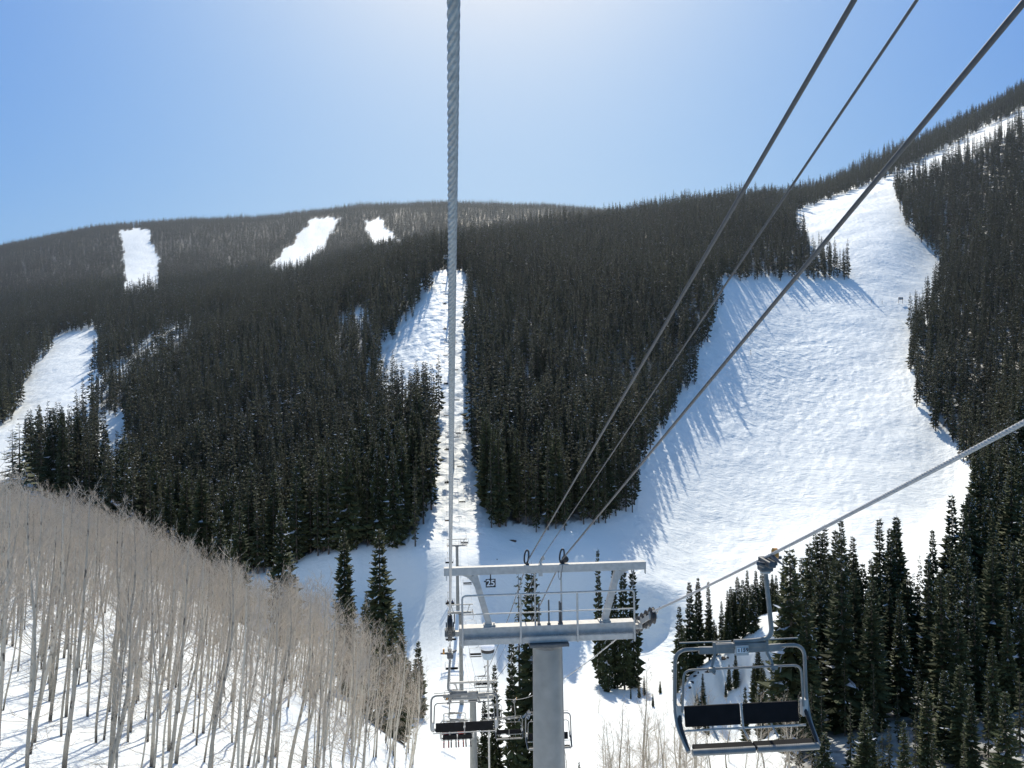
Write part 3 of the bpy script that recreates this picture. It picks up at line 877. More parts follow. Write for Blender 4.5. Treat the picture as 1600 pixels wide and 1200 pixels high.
# ------------------------------------------------------------------ the lift line
A_ = -0.0844
HEAD = math.atan(-A_)
CX0, GH = 2.50, 2.45           # centre-line offset and half gauge
def lx(Y, side): return A_ * Y + CX0 + side * GH
TOWERS = [  # Y, rope z, ground z (None: take the terrain)
 (20.0, -5.85), (84.0, -32.6), (160.0, -45.4), (200.0, -40.0), (272.0, -17.5), (347.0, 19.0), (393.0, 45.0), (440.0, 70.5), (520.0, 84.0)]
KN = [(-6.0, 5.35)] + TOWERS
SAG = [0.22, 1.3, 2.0, 0.4, 0.8, 0.8, 0.5, 0.5, 0.8]
def rope_z(Y):
    for i in range(len(KN) - 1):
        (y0, z0), (y1, z1) = KN[i], KN[i + 1]
        if Y <= y1 or i == len(KN) - 2:
            t = (Y - y0) / (y1 - y0)
            return z0 + (z1 - z0) * t - 4 * SAG[i] * t * (1 - t)
def rope_slope(Y): return (rope_z(Y + .3) - rope_z(Y - .3)) / .6

def wire_rope(name, side, label):
    R0 = 0.0235
    ys = [-3.0]
    while ys[-1] < 510:
        y = ys[-1]
        ys.append(y + (0.014 if y < 9 else 0.03 if y < 22 else 1.0 if y < 90 else 4.0))
    vs, fs = [], []
    n = 30
    dist = 0; prev = None
    for y in ys:
        p = Vector((lx(y, side), y, rope_z(y)))
        if prev is not None: dist += (p - prev).length
        prev = p
        t = Vector((A_, 1, rope_slope(y))).normalized()
        x = t.cross(Vector((0, 0, 1))).normalized(); w = t.cross(x)
        tw = dist * 2 * PI / 0.30
        for k in range(n):
            a = 2 * PI * k / n
            r = R0 * (0.74 + 0.31 * abs(math.cos(3 * a)) ** 0.8) if y < 24 else R0
            vs.append(p + (x * math.cos(a + tw) + w * math.sin(a + tw)) * r)
    for i in range(len(ys) - 1):
        for k in range(n):
            k2 = (k + 1) % n
            fs.append((i * n + k, i * n + k2, (i + 1) * n + k2, (i + 1) * n + k))
    m = MB(); m.add(vs, fs)
    o = m.build(name, M_ROPE, smooth=False)
    me = o.data
    me.polygons.foreach_set('use_smooth', [True] * len(me.polygons))
    tag(o, label, 'wire rope')
wire_rope('haul_rope', -1, 'thick twisted steel rope hanging straight down the middle of the view to the left sheaves')
wire_rope('haul_rope', 1, 'twisted steel rope from the right edge carrying the empty chair to the right sheaves')

def strand_cable(x_t, y0, r, label):
    pts = []
    dz = 1.42
    for i in range(len(KN) - 1):
        (ya, za), (yb, zb) = KN[i], KN[i + 1]
        if ya >= 200: break
        ya0 = max(ya, y0)
        n = 14
        for k in range(n + (1 if i == len(KN) - 2 else 0)):
            y = ya0 + (yb - ya0) * k / n
            t = (y - ya) / (yb - ya)
            s_ = (0.0, 1.6, 1.4, 0.6)[min(i, 3)]
            pts.append((A_ * y + CX0 + x_t, y, za + (zb - za) * t - 4 * s_ * t * (1 - t) + dz + (0.0 if i else CAB0 * (1 - t))))
    m = MB(); m.tube(pts, [r if p[1] < 30 else r * 0.8 for p in pts], 10)
    tag(m.build('overhead_cable', M_CABLE, smooth=True), label, 'cable')
CAB0 = -1.05
strand_cable(-0.47, -2.5, 0.0145, 'grey overhead cable clamped in the left black loop of the tower top bar')
strand_cable(-0.16, -2.5, 0.0085, 'thinnest overhead cable, between the two thicker ones to the tower top bar')
strand_cable(0.38, -2.5, 0.0175, 'thickest overhead cable, from the top right corner to the right black loop')

# text -> mesh
def text_mesh(s, size):
    c = bpy.data.curves.new('lettering', 'FONT'); c.body = s; c.size = size; c.align_x = 'CENTER'; c.align_y = 'CENTER'; c.extrude = 0.002; c.offset = size * 0.02
    o = bpy.data.objects.new('lettering', c); COL.objects.link(o)
    bpy.context.view_layer.update()
    dg = bpy.context.evaluated_depsgraph_get()
    me = bpy.data.meshes.new_from_object(o.evaluated_get(dg))
    bpy.data.objects.remove(o)
    me.materials.clear()
    return me

def sheave_mesh(tilt):
    """train of sheaves running along y (the rope), at x = 0, rope on top"""
    fr, wh = MB(), []
    for k in range(5):
        y = -0.86 + k * 0.43
        w = MB()
        w.lathe([(0.05, -0.06), (0.19, -0.055), (0.205, -0.04), (0.185, -0.015), (0.185, 0.015), (0.205, 0.04), (0.19, 0.055), (0.05, 0.06)], (0, y, y * tilt - 0.21), 'x', 22, 0)
        w.lathe([(0.10, -0.066), (0.10, 0.066)], (0, y, y * tilt - 0.21), 'x', 14, 1)
        wh.append(w)
    for sx in (-0.085, 0.085):
        fr.beam((sx, -0.95, -0.95 * tilt - 0.25), (sx, 0.95, 0.95 * tilt - 0.25), 0.03, 0.11)
    fr.box((0.0, 0, -0.30), (0.26, 0.22, 0.16), bev=0.01)
    fr.tube([(0.11, -1.15, -1.15 * tilt - 0.05), (0.11, -0.8, -0.8 * tilt - 0.20)], 0.015, 6)
    return fr, wh

def tower_head_parts(root, zr, tilt, full, label_no=None):
    """everything above the post; zr = rope height above the tower foot"""
    def P_(name, mb, mat, smooth=False, par=None): return mb.build(name, mat, par or root, smooth)
    b = MB()
    b.box((0, 0.10, zr - 0.405), (4.44, 0.34, 0.35), bev=0.012)
    P_('crossarm', b, M_STEEL)
    w = MB()
    w.box((0, -0.19, zr - 0.545), (4.40, 0.05, 0.14), bev=0.006)
    if full:
        for k in range(88):                       # serrated grating edge
            w.box((-2.17 + k * 0.0499, -0.19, zr - 0.466), (0.026, 0.05, 0.018))
        for k in range(60): w.box((-2.15 + k * 0.0729, -0.12, zr - 0.478), (0.012, 0.09, 0.016))
        for k in range(2): w.box((0, -0.09 - 0.04 * k, zr - 0.486), (4.34, 0.008, 0.02))
    else:
        w.box((0, -0.17, zr - 0.47), (4.36, 0.2, 0.02))
    P_('walkway', w, M_STEEL)
    r = MB()
    zt = zr + 0.62
    yy = -0.245
    r.tube(round_path([(-2.14, yy, zr - 0.66), (-2.14, yy, zt), (2.16, yy, zt), (2.16, yy, zr - 0.66)], 0.10, 5), 0.024, 8)
    r.tube([(-2.14, yy, zt - 0.46), (2.16, yy, zt - 0.46)], 0.017, 8)
    for x in (-0.70, 0.72): r.tube([(x, yy, zr - 0.62), (x, yy, zt)], 0.026, 8)
    P_('railing', r, M_STEEL, True)
    for s in (-1, 1):                              # raked legs of the lifting frame
        l = MB()
        ax, bx_ = s * 1.46, s * 1.82
        l.beam((ax, 0.10, zr - 0.23), (bx_, 0.10, zr + 1.06), 0.16, 0.15, bev=0.008, up=(1, 0, 0))
        # curved gusset
        vs = []; fs = []
        arc = [(s * (1.78 + 0.42 * (1 - math.cos(t))), zr + 1.06 - 0.52 * (1 - math.sin(t))) for t in np.linspace(0.0, PI / 2, 9)]
        for y in (0.055, 0.145):
            for (x, z) in arc: vs.append((x, y, z))
            for (x, z) in arc: vs.append((s * 1.80 + (x - s * 1.80) * 0.9, y, zr + 1.055))
        n = 9
        for q in range(8):
            fs += [(q, q + 1, n + q + 1, n + q), (2 * n + q, 3 * n + q, 3 * n + q + 1, 2 * n + q + 1), (q, 2 * n + q, 2 * n + q + 1, q + 1)]
        l.add(vs, fs)
        l.box((ax - 0.0 * s, 0.10, zr - 0.21), (0.30, 0.24, 0.04), bev=0.004)
        for dx in (-0.11, 0.11):
            l.tube([(ax + dx, 0.02, zr - 0.24), (ax + dx, 0.02, zr - 0.14)], 0.02, 6)
        P_('frame_leg', l, M_STEEL)
    t = MB()
    t.box((-0.02, 0.10, zr + 1.16), (5.12, 0.19, 0.20), bev=0.01)
    for s in (-1, 1):
        t.tube([(s * 2.52, 0.0, zr + 1.06), (s * 2.52, 0.0, zr + 0.96), (s * 2.52, 0.09, zr + 0.96), (s * 2.52, 0.09, zr + 1.06)], 0.012, 6)
    P_('top_bar', t, M_STEEL)
    if full:
        for x in (-0.30, 0.37):
            m = MB(); m.tube([(x, 0.10, zr - 0.23), (x, 0.10, zr + 1.06)], 0.022, 8); P_('cable_mast', m, M_STEEL, True)
        for x, h in ((0.03, 0.62), (-0.22, 0.55), (0.30, 0.58), (0.34, 0.54)):
            m = MB(); m.tube([(x, -0.02, zr - 0.23), (x, -0.02, zr - 0.23 + h)], 0.02, 8); m.tube([(x, -0.02, zr - 0.23), (x, -0.02, zr - 0.19)], 0.045, 8); P_('stub_post', m, M_STEEL_DARK, True)
        for x, mat in ((-0.50, M_RUBBER), (0.40, M_RUBBER)):
            m = MB()
            loop = [Vector((x + 0.055 * math.sin(a) - 0.02 * math.cos(a), 0.10, zr + 1.46 - 0.17 * math.cos(a))) for a in np.linspace(0, 2 * PI, 20)]
            m.tube(loop, 0.022, 7, cap=False)
            m.box((x + 0.02, 0.10, zr + 1.275), (0.08, 0.10, 0.05), mi=0)
            P_('cable_loop', m, mat, True)
        m = MB(); m.box((-0.16, 0.02, zr + 1.13), (0.10, 0.04, 0.30), bev=0.006); m.tube([(-0.16, 0.05, zr + 1.26), (-0.08, 0.05, zr + 1.48)], 0.022, 8); m.box((-0.09, 0.05, zr + 1.42), (0.07, 0.09, 0.06))
        P_('cable_clamp', m, M_STEEL)
        m = MB(); m.lathe([(0.03, -0.05), (0.085, -0.04), (0.085, 0.04), (0.03, 0.05)], (0.48, 0.10, zr + 1.37), 'y', 14); P_('cable_splice', m, M_RUBBER, True)
        m = MB(); m.tube(round_path([(0.40, 0.0, zr + 1.25), (0.36, -0.02, zr + 0.98), (0.32, -0.02, zr + 0.86), (0.28, 0.0, zr + 1.0), (0.30, 0.0, zr + 1.10)], .06, 4), 0.007, 6); P_('loose_lead', m, M_CABLE, True)
    else:
        for x in (-0.30, 0.37):
            m = MB(); m.tube([(x, 0.10, zr - 0.23), (x, 0.10, zr + 1.06)], 0.022, 6); P_('cable_mast', m, M_STEEL, True)
    if label_no:
        m = MB(); m.box((-1.42, -0.02, zr + 0.86), (0.25, 0.02, 0.21), bev=0.004); m.box((-1.42, 0.02, zr + 1.0), (0.03, 0.03, 0.14))
        pl = P_('number_plate', m, M_BLACK)
        me = text_mesh(label_no, 0.215); me.materials.append(M_WHITE)
        o = link_mesh('number', me, pl); o.location = (-1.42, -0.034, zr + 0.86); o.rotation_euler = (PI / 2, 0, 0)
    for s in (-1, 1):
        fr, wh = sheave_mesh(tilt)
        arm = fr.build('sheave_frame', M_STEEL_DARK if s < 0 else M_STEEL, root)
        arm.location = (s * GH, 0, zr - 0.03)
        for w_ in wh: w_.build('sheave', [M_RUBBER, M_STEEL], arm, True)
        g = MB(); g.box((s * 2.30, 0.05, zr - 0.38), (0.20, 0.14, 0.12), bev=0.01)
        g.build('sheave_bracket', M_STEEL, root)

TL = ['grey lift tower with number plate 25 and railed crossarm, nearest the camera',
      'second lift tower down the line, post partly behind the near chair at the bottom',
      'tall third lift tower in the valley bottom, left of the snow gun',
      'fourth lift tower at the foot of the far mogul corridor',
      'lift tower low on the far mogul corridor above the fourth one',
      'lift tower half way up the far mogul corridor, behind the rope',
      'lift tower in the upper part of the far mogul corridor',
      'topmost lift tower on the skyline of the far mogul corridor']
for i, (Y, zr_) in enumerate(TOWERS[:-1]):
    x = A_ * Y + CX0
    g = hz(x, Y)
    root = empty('lift_tower', (x, Y, g), HEAD, TL[i], 'lift tower', 'chairlift towers')
    zr = zr_ - g + 0.03
    full = (i == 0)
    rp_ = 0.375 if i == 0 else 0.33
    p = MB()
    n = 20
    p.tube([(0, 0.1, -1.5), (0, 0.1, zr - 0.70)], [rp_ + (0.12 if zr > 8 else 0.04), rp_], n)
    p.build('post', M_POST, root, True)
    c = MB()
    c.box((0, 0.1, zr - 0.66), (0.98, 0.90, 0.075), bev=0.01)
    c.box((0, 0.1, zr - 0.602), (0.6, 0.30, 0.04))
    c.lathe([(rp_ + 0.003, zr - 0.80), (rp_ + 0.06, zr - 0.72), (rp_ + 0.06, zr - 0.70)], (0, 0.1, 0), 'z', 20)
    c.build('post_cap', M_STEEL_DARK, root)
    tower_head_parts(root, zr, rope_slope(Y), full, '25' if full else None)

# ------------------------------------------------------------------ chairs
def chair_parts(root):
    """travels toward local +y, rope passes through the local origin along y; hangs below"""
    ox = 0.42                                      # the seat hangs to its own right of the grip
    def P_(name, mb, mat, smooth=False, par=None): return mb.build(name, mat, par or root, smooth)
    g = MB()
    g.box((0, 0.02, -0.075), (0.12, 0.44, 0.10), bev=0.02)
    g.box((0, -0.05, -0.16), (0.20, 0.20, 0.14), bev=0.03)
    g.box((-0.06, 0.1, -0.02), (0.03, 0.30, 0.12), bev=0.01)
    g.tube([(0.0, 0.22, 0.055), (0.0, 0.40, 0.035), (0.0, 0.62, 0.012)], [0.035, 0.024, 0.008], 8)
    g.tube([(0.0, -0.10, -0.06), (-0.17, -0.14, -0.05), (-0.30, -0.14, -0.05)], [0.05, 0.035, 0.025], 8)
    g.tube([(0.10, 0.1, -0.10), (0.20, 0.16, -0.06)], [0.05, 0.03], 8)
    grip = P_('grip', g, M_STEEL_DARK)
    for x_, y_ in ((-0.20, -0.14),):
        w = MB(); w.lathe([(0.02, -0.028), (0.085, -0.028), (0.085, 0.028), (0.02, 0.028)], (x_, y_, 0.02), 'x', 16); P_('guide_wheel', w, M_BRASS, True, grip)
    cap = MB(); cap.lathe([(0.075, -0.26), (0.085, -0.25), (0.085, -0.20), (0.06, -0.19)], (0, -0.05, 0), 'z', 14); P_('hanger_clamp', cap, M_STEEL, True, grip)
    h = MB()
    h.tube(round_path([(0, -0.05, -0.22), (-0.10, -0.05, -1.28), (ox * 0.6, -0.05, -1.31), (ox + 0.10, -0.05, -1.31)], 0.40, 9), 0.036, 10)
    P_('hanger_arm', h, M_CHAIR, True)
    y0 = -0.05
    f = MB()
    side_pts = lambda s: [(ox + s * 1.03, y0, -1.40), (ox + s * 1.05, y0, -2.22), (ox + s * 1.05, y0 + 0.10, -2.52), (ox + s * 1.00, y0 + 0.52, -2.74)]
    L_ = list(reversed(side_pts(-1))); R_ = side_pts(1)
    f.tube(round_path(L_ + R_, 0.20, 7), 0.030, 10)
    P_('frame', f, M_CHAIR, True)
    c = MB()
    c.box((ox, y0, -1.365), (0.80, 0.10, 0.075), bev=0.01)
    for s in (-1, 1):
        c.beam((ox + s * 0.10, y0 + 0.005, -1.43), (ox + s * 0.66, y0 + 0.005, -1.42), 0.075, 0.10, bev=0.008)
        c.beam((ox + s * 0.14, y0, -1.30), (ox + s * 0.95, y0 - 0.05, -1.31), 0.02, 0.018)
    P_('top_bracket', c, M_CHAIR)
    p = MB(); p.box((ox, y0 + 0.075, -1.425), (0.205, 0.03, 0.15), bev=0.004)
    plate = P_('number_plate', p, M_STEEL)
    rb = MB()
    rb.tube(round_path([(ox - 0.96, y0 + 0.10, -2.32), (ox - 0.93, y0 + 0.10, -1.68), (ox + 0.93, y0 + 0.10, -1.68), (ox + 0.96, y0 + 0.10, -2.32)], 0.13, 5), 0.019, 8)
    for s in (-1, 1):
        rb.tube([(ox + s * 0.42, y0 + 0.02, -1.30), (ox + s * 0.42, y0 + 0.03, -1.50), (ox + s * 0.50, y0 + 0.10, -1.70), (ox + s * 0.46, y0 + 0.16, -1.74)], [0.026, 0.026, 0.022, 0.02], 8)
        rb.box((ox + s * 0.49, y0 + 0.11, -1.69), (0.11, 0.06, 0.07), bev=0.01)
    P_('restraint_bar', rb, M_CHAIR, True)
    tilt = Matrix.Rotation(math.radians(9), 3, 'X')
    for s in (-1, 1):
        b = MB(); b.box((ox + s * 0.465, y0 + 0.03, -2.42), (0.88, 0.055, 0.31), tilt, bev=0.018)
        P_('backrest', b, M_PAD)
        b = MB(); b.box((ox + s * 0.465, y0 + 0.50, -2.705), (0.92, 0.14, 0.07), Matrix.Rotation(math.radians(-15), 3, 'X'), bev=0.016)
        st = P_('seat', b, M_PAD)
        e = MB(); e.tube([(ox + s * 0.02, y0 + 0.585, -2.72), (ox + s * 0.96, y0 + 0.585, -2.72)], 0.050, 10)
        for k in range(16): e.tube([(ox + s * (0.20 + 0.03 * k), y0 + 0.585, -2.72), (ox + s * (0.212 + 0.03 * k), y0 + 0.585, -2.72)], 0.053, 8)
        P_('seat_edge', e, M_CHAIR, True, st)
        a = MB()
        a.tube(round_path([(ox + s * 0.99, y0 + 0.02, -2.32), (ox + s * 1.01, y0 + 0.16, -2.50), (ox + s * 0.99, y0 + 0.50, -2.73)], 0.10, 5), 0.027, 8)
        a.box((ox + s * 1.0, y0 + 0.03, -2.36), (0.09, 0.12, 0.26), bev=0.01, mi=1)
        a.build('side_bracket', [M_RUBBER, M_STEEL], root)
    bar = MB()
    bar.tube([(ox - 1.0, y0 + 0.08, -2.62), (ox + 1.0, y0 + 0.08, -2.62)], 0.018, 8)
    for x in (-0.47, 0.0, 0.47): bar.tube([(ox + x, y0 + 0.0, -2.26 if x == 0 else -2.56), (ox + x, y0 + 0.09, -2.63), (ox + x, y0 + 0.3, -2.69)], 0.016, 6)
    P_('back_support', bar, M_STEEL, True)
    return plate

def chair_simple_mesh():
    ox, y0 = 0.42, -0.05
    m = MB()
    m.box((0, 0, -0.08), (0.14, 0.42, 0.2), mi=1)
    m.tube([(0, y0, -0.15), (-0.07, y0, -1.0), (0.05, y0, -1.27), (ox, y0, -1.33)], 0.042, 5)
    m.tube([(ox - 1.0, 0.47, -2.74), (ox - 1.05, 0, -2.25), (ox - 1.0, y0, -1.42), (ox + 1.0, y0, -1.42), (ox + 1.05, 0, -2.25), (ox + 1.0, 0.47, -2.74)], 0.036, 5)
    m.tube([(ox - .95, .05, -2.3), (ox - .93, .05, -1.68), (ox + .93, .05, -1.68), (ox + .95, .05, -2.3)], 0.02, 4)
    m.box((ox, -0.02, -2.42), (1.85, 0.05, 0.32), Matrix.Rotation(math.radians(9), 3, 'X'), mi=1)
    m.box((ox, 0.36, -2.685), (1.85, 0.32, 0.06), mi=1)
    m.tube([(ox - .97, .535, -2.72), (ox + .97, .535, -2.72)], 0.036, 5)
    return m.mesh('far_chair', [M_STEEL, M_PAD])
FAR_CHAIR = chair_simple_mesh()

CHAIRS_R = [12.35 + 24.2 * k for k in range(18)]
CHAIRS_L = [25.1 + 24.2 * k for k in range(17)]
CL_R = ['empty four seat chair numbered 159 with black backrests, close on the right rope',
        'empty chair half hidden behind the grey tower post on the right rope',
        'empty chair just left of the grey tower post in front of the dark spruces',
        'empty chair on the right rope seen in front of the second tower crossarm']
CL_L = ['empty chair seen from behind below the tower, nearest on the left rope',
        'chair with four seated skiers, seen below and through the nearest left chair',
        'empty chair on the left rope just beyond the one with four skiers']
proto_chair = None
chair_loc = {}
near_chairs = []
def place_chair(Y, side, lab, grp):
    global proto_chair
    x, z = lx(Y, side), rope_z(Y)
    rz = HEAD + (PI if side > 0 else 0)
    if Y < 115:
        if proto_chair is None:
            proto_chair = empty('chairlift_chair', (x, Y, z), rz)
            proto_chair['_'] = 0; del proto_chair['_']
            chair_parts(proto_chair)
            o = proto_chair; tag(o, lab, 'chairlift chair', grp)
        else:
            o = copy_tree(proto_chair, (x, Y, z), rz, lab, 'chairlift chair', grp)
        near_chairs.append((o, Y, side))
    else:
        o = link_mesh('chairlift_chair', FAR_CHAIR); o.location = (x, Y, z); o.rotation_euler = (0, 0, rz)
        tag(o, lab, 'chairlift chair', grp)
    return o
G_ = 'chairs hanging along the lift'
for k, Y in enumerate(CHAIRS_R):
    if k < len(CL_R): place_chair(Y, 1, CL_R[k], G_)
    elif Y < 215: place_chair(Y, 1, 'small empty chair on the right rope between the second and fourth tower', 'right rope chairs over the valley floor')
    else: place_chair(Y, 1, 'tiny empty chair on the right rope above the far mogul corridor', 'right rope chairs up the corridor')
OCC = {1: 4, 6: 3, 9: 3, 10: 2, 12: 3, 14: 2, 15: 2}
for k, Y in enumerate(CHAIRS_L):
    if k < len(CL_L): place_chair(Y, -1, CL_L[k], G_)
    elif k in OCC: place_chair(Y, -1, 'tiny chair carrying seated skiers up the left rope of the far corridor', 'occupied left rope chairs up the corridor')
    elif Y < 215: place_chair(Y, -1, 'small empty chair on the left rope between the second and fourth tower', 'left rope chairs over the valley floor')
    else: place_chair(Y, -1, 'tiny empty chair on the left rope above the far mogul corridor', 'left rope empty chairs up the corridor')
# number on the near chair only
for o, Y, side in near_chairs:
    if side > 0 and Y < 13:
        pl = next(c for c in o.children if c.name.startswith('number_plate'))
        m = MB(); m.box((0.42, 0.043, -1.415), (0.165, 0.004, 0.075))
        face_ = m.build('plate_face', M_WHITE, pl)
        me = text_mesh('159', 0.085); me.materials.append(M_BLACK)
        t = link_mesh('number', me, pl); t.location = (0.39, 0.049, -1.415); t.rotation_euler = (PI / 2, 0, PI)
        m = MB()
        for q in range(3): m.box((0.42 + 0.058, 0.047, -1.397 - 0.018 * q), (0.03 - 0.004 * (q % 2), 0.004, 0.009))
        m.build('emblem', M_BLACK, pl)

# ------------------------------------------------------------------ skiers riding the chairs
JK = {n: simple('jacket_' + n, c, 0.7, 0, 0.12, 8) for n, c in {'red': (0.40, 0.03, 0.025), 'black': (0.02, 0.02, 0.024), 'maroon': (0.16, 0.03, 0.03), 'blue': (0.04, 0.07, 0.16), 'dark': (0.035, 0.035, 0.04)}.items()}
M_PANTS = simple('ski_pants', (0.025, 0.025, 0.03), 0.75, 0, 0.15, 8)
M_HELM = {n: simple('helmet_' + n, c, 0.3, 0, 0.05) for n, c in {'white': (0.6, 0.6, 0.62), 'black': (0.03, 0.03, 0.035)}.items()}
M_SKIN = simple('skin', (0.45, 0.28, 0.2), 0.6, 0, 0.05)
M_SKI = {n: simple('ski_' + n, c, 0.35, 0, 0.1) for n, c in {'red': (0.45, 0.03, 0.03), 'black': (0.03, 0.03, 0.035)}.items()}
M_BOOT = simple('ski_boot', (0.05, 0.05, 0.055), 0.4)

def skier_body():
    """seated figure, hips at the origin, facing +y; one continuous skinned surface"""
    J = {'pelvis': (0, 0.02, 0.10, .15), 'belly': (0, -0.02, 0.28, .15), 'chest': (0, -0.03, 0.47, .165), 'neck': (0, 0.0, 0.62, .065), 'head': (0, 0.04, 0.74, .095), 'crown': (0, 0.04, 0.82, .08), 'nose': (0, 0.135, 0.72, .03)}
    Ed = [('pelvis', 'belly'), ('belly', 'chest'), ('chest', 'neck'), ('neck', 'head'), ('head', 'crown'), ('head', 'nose')]
    for s, n in ((-1, 'l'), (1, 'r')):
        J.update({n + 'hip': (s * .10, .06, .07, .105), n + 'knee': (s * .13, .47, .06, .075), n + 'ankle': (s * .14, .56, -.38, .055), n + 'toe': (s * .15, .74, -.43, .05),
                  n + 'sho': (s * .19, -.03, .52, .075), n + 'elb': (s * .27, .06, .27, .055), n + 'wri': (s * .17, .28, .22, .042), n + 'hand': (s * .13, .37, .21, .045)})
        Ed += [('pelvis', n + 'hip'), (n + 'hip', n + 'knee'), (n + 'knee', n + 'ankle'), (n + 'ankle', n + 'toe'), ('chest', n + 'sho'), (n + 'sho', n + 'elb'), (n + 'elb', n + 'wri'), (n + 'wri', n + 'hand')]
        for q, (dx, dz, ln) in enumerate(((-.030, .0, .075), (-.010, .004, .085), (.010, .002, .08), (.028, -.004, .065))):
            J[n + 'f%d' % q] = (s * .13 + dx, .37 + ln, .195 + dz, .010); Ed.append((n + 'hand', n + 'f%d' % q))
        J[n + 'th'] = (s * .13 - s * .055, .40, .225, .012); Ed.append((n + 'hand', n + 'th'))
    keys = list(J)
    me = bpy.data.meshes.new('skier_body')
    me.from_pydata([J[k][:3] for k in keys], [(keys.index(a), keys.index(b)) for a, b in Ed], [])
    o = bpy.data.objects.new('skier_body', me); COL.objects.link(o)
    md = o.modifiers.new('skin', 'SKIN')
    for i, k in enumerate(keys):
        sv = me.skin_vertices[0].data[i]
        sv.radius = (J[k][3], J[k][3]); sv.use_root = (k == 'pelvis')
    sb = o.modifiers.new('sub', 'SUBSURF'); sb.levels = 1; sb.render_levels = 1
    bpy.context.view_layer.update()
    out = bpy.data.meshes.new_from_object(o.evaluated_get(bpy.context.evaluated_depsgraph_get()))
    bpy.data.objects.remove(o)
    out.materials.clear()
    mi = []
    for p in out.polygons:
        c = p.center
        if c.z > 0.63: mi.append(2)
        elif c.z > 0.15 and not (c.y > 0.34 and c.z < 0.17): mi.append(0)
        elif c.z < -0.30: mi.append(3)
        else: mi.append(1)
    out.polygons.foreach_set('material_index', mi)
    out.polygons.foreach_set('use_smooth', [True] * len(out.polygons))
    return out
BODY = skier_body()
def helmet_mesh(mat):
    m = MB()
    pr = [(0.128 * math.cos(a), 0.14 * math.sin(a)) for a in np.linspace(-0.35, 1.45, 9)]
    m.lathe(pr, (0, 0.03, 0.77), 'z', 16)
    m.box((0, 0.14, 0.755), (0.17, 0.05, 0.07), bev=0.02, mi=1)
    return m.mesh('helmet', [mat, M_BLACK], smooth=True)
HEL = {n: helmet_mesh(m) for n, m in M_HELM.items()}
def ski_mesh(mat, s):
    m = MB()
    m.box((s * .15, .62, -.505), (.085, 1.45, .018), bev=.004)
    m.beam((s * .15, 1.34, -.505), (s * .15, 1.52, -.44), .08, .014)
    return m.mesh('ski', mat)
SKI = {(n, s): ski_mesh(M_SKI[n], s) for n in M_SKI for s in (-1, 1)}
BODIES = {}
def skier(chair, Y, side, slot, jacket, helm, ski, label, group=None):
    if jacket not in BODIES:
        b = BODY.copy()
        for mt in (JK[jacket], M_PANTS, M_SKIN, M_BOOT): b.materials.append(mt)
        BODIES[jacket] = b
    M = Matrix.Translation((lx(Y, side), Y, rope_z(Y))) @ Matrix.Rotation(HEAD + (PI if side > 0 else 0), 4, 'Z')
    p = M @ Vector((0.42 + slot, 0.17, -2.60))
    r = empty('person', p, HEAD + (PI if side > 0 else 0), label, 'person', group)
    link_mesh('body', BODIES[jacket], r)
    link_mesh('helmet', HEL[helm], r)
    for s in (-1, 1): link_mesh('ski', SKI[(ski, s)], r)
Yc = CHAIRS_L[1]
for slot, jk, hm, sk, lab in [(-.69, 'maroon', 'black', 'red', 'skier in maroon jacket, leftmost of the four riders on the left rope'),
                              (-.23, 'dark', 'white', 'black', 'skier in grey jacket and pale helmet, second from left of the four riders'),
                              (.23, 'red', 'white', 'red', 'skier in red jacket, third from left of the four riders'),
                              (.69, 'black', 'black', 'black', 'skier in black jacket, rightmost of the four riders on the left rope')]:
    skier(None, Yc, -1, slot, jk, hm, sk, lab, 'skiers riding the chairlift')
for k, n in OCC.items():
    if k == 1: continue
    for q in range(n):
        skier(None, CHAIRS_L[k], -1, [-.5, .0, .5][q] if n == 3 else [-.3, .3][q], ['dark', 'black', 'blue'][(q + k) % 3], 'black', 'black',
              'tiny dark skier seated on a far chair going up the corridor', 'far skiers on the chairlift')

# ------------------------------------------------------------------ small things in the snow
# fan snow gun on a pole, snow on top
p = at(762, 1018, 74)
g = hz(p.x, p.y)
root = empty('snow_gun', (p.x, p.y, g), 0.0, 'rounded snow gun with thick white snow cap on a pole beyond the tower', 'snow gun')
m = MB(); m.tube([(0, 0, -1), (0, 0, p.z - g - 0.6)], 0.09, 10); m.build('pole', M_STEEL, root, True)
m = MB(); zc = p.z - g
m.lathe([(0.12, -0.75), (0.42, -0.66), (0.55, -0.30), (0.60, 0.10), (0.60, 0.25)], (0, 0, zc), 'z', 22); m.build('barrel', M_GUN, root, True)
m = MB(); m.lathe([(0.605, -0.02), (0.615, 0.10), (0.615, 0.22), (0.605, 0.27)], (0, 0, zc), 'z', 22); m.build('intake_band', M_BLACK, root, True)
m = MB(); m.lathe([(0.62, 0.27), (0.68, 0.34), (0.66, 0.52), (0.52, 0.64), (0.25, 0.70), (0.03, 0.72)], (0, 0, zc), 'z', 22); m.build('snow_cap', M_SNOWCAP, root, True)

# trail sign on two legs, high on the right run
p = at(1407, 452, 478); g = hz(p.x, p.y)
root = empty('trail_sign', (p.x, p.y, g), 0.1, 'small trail sign board on two legs, alone on the white right-hand run', 'sign')
for s in (-1, 1):
    m = MB(); m.tube([(s * 1.25, 0, -0.5), (s * 1.25, 0, 3.6)], 0.11, 8); m.build('leg', M_WOOD, root, True)
m = MB(); m.box((0, -0.13, 2.9), (3.0, 0.12, 1.5), bev=0.02); m.build('board', M_WOOD, root)
m = MB(); m.box((0, -0.21, 2.9), (2.6, 0.03, 1.1)); m.build('board_face', simple('sign_face', (0.30, 0.33, 0.36), 0.6), root)

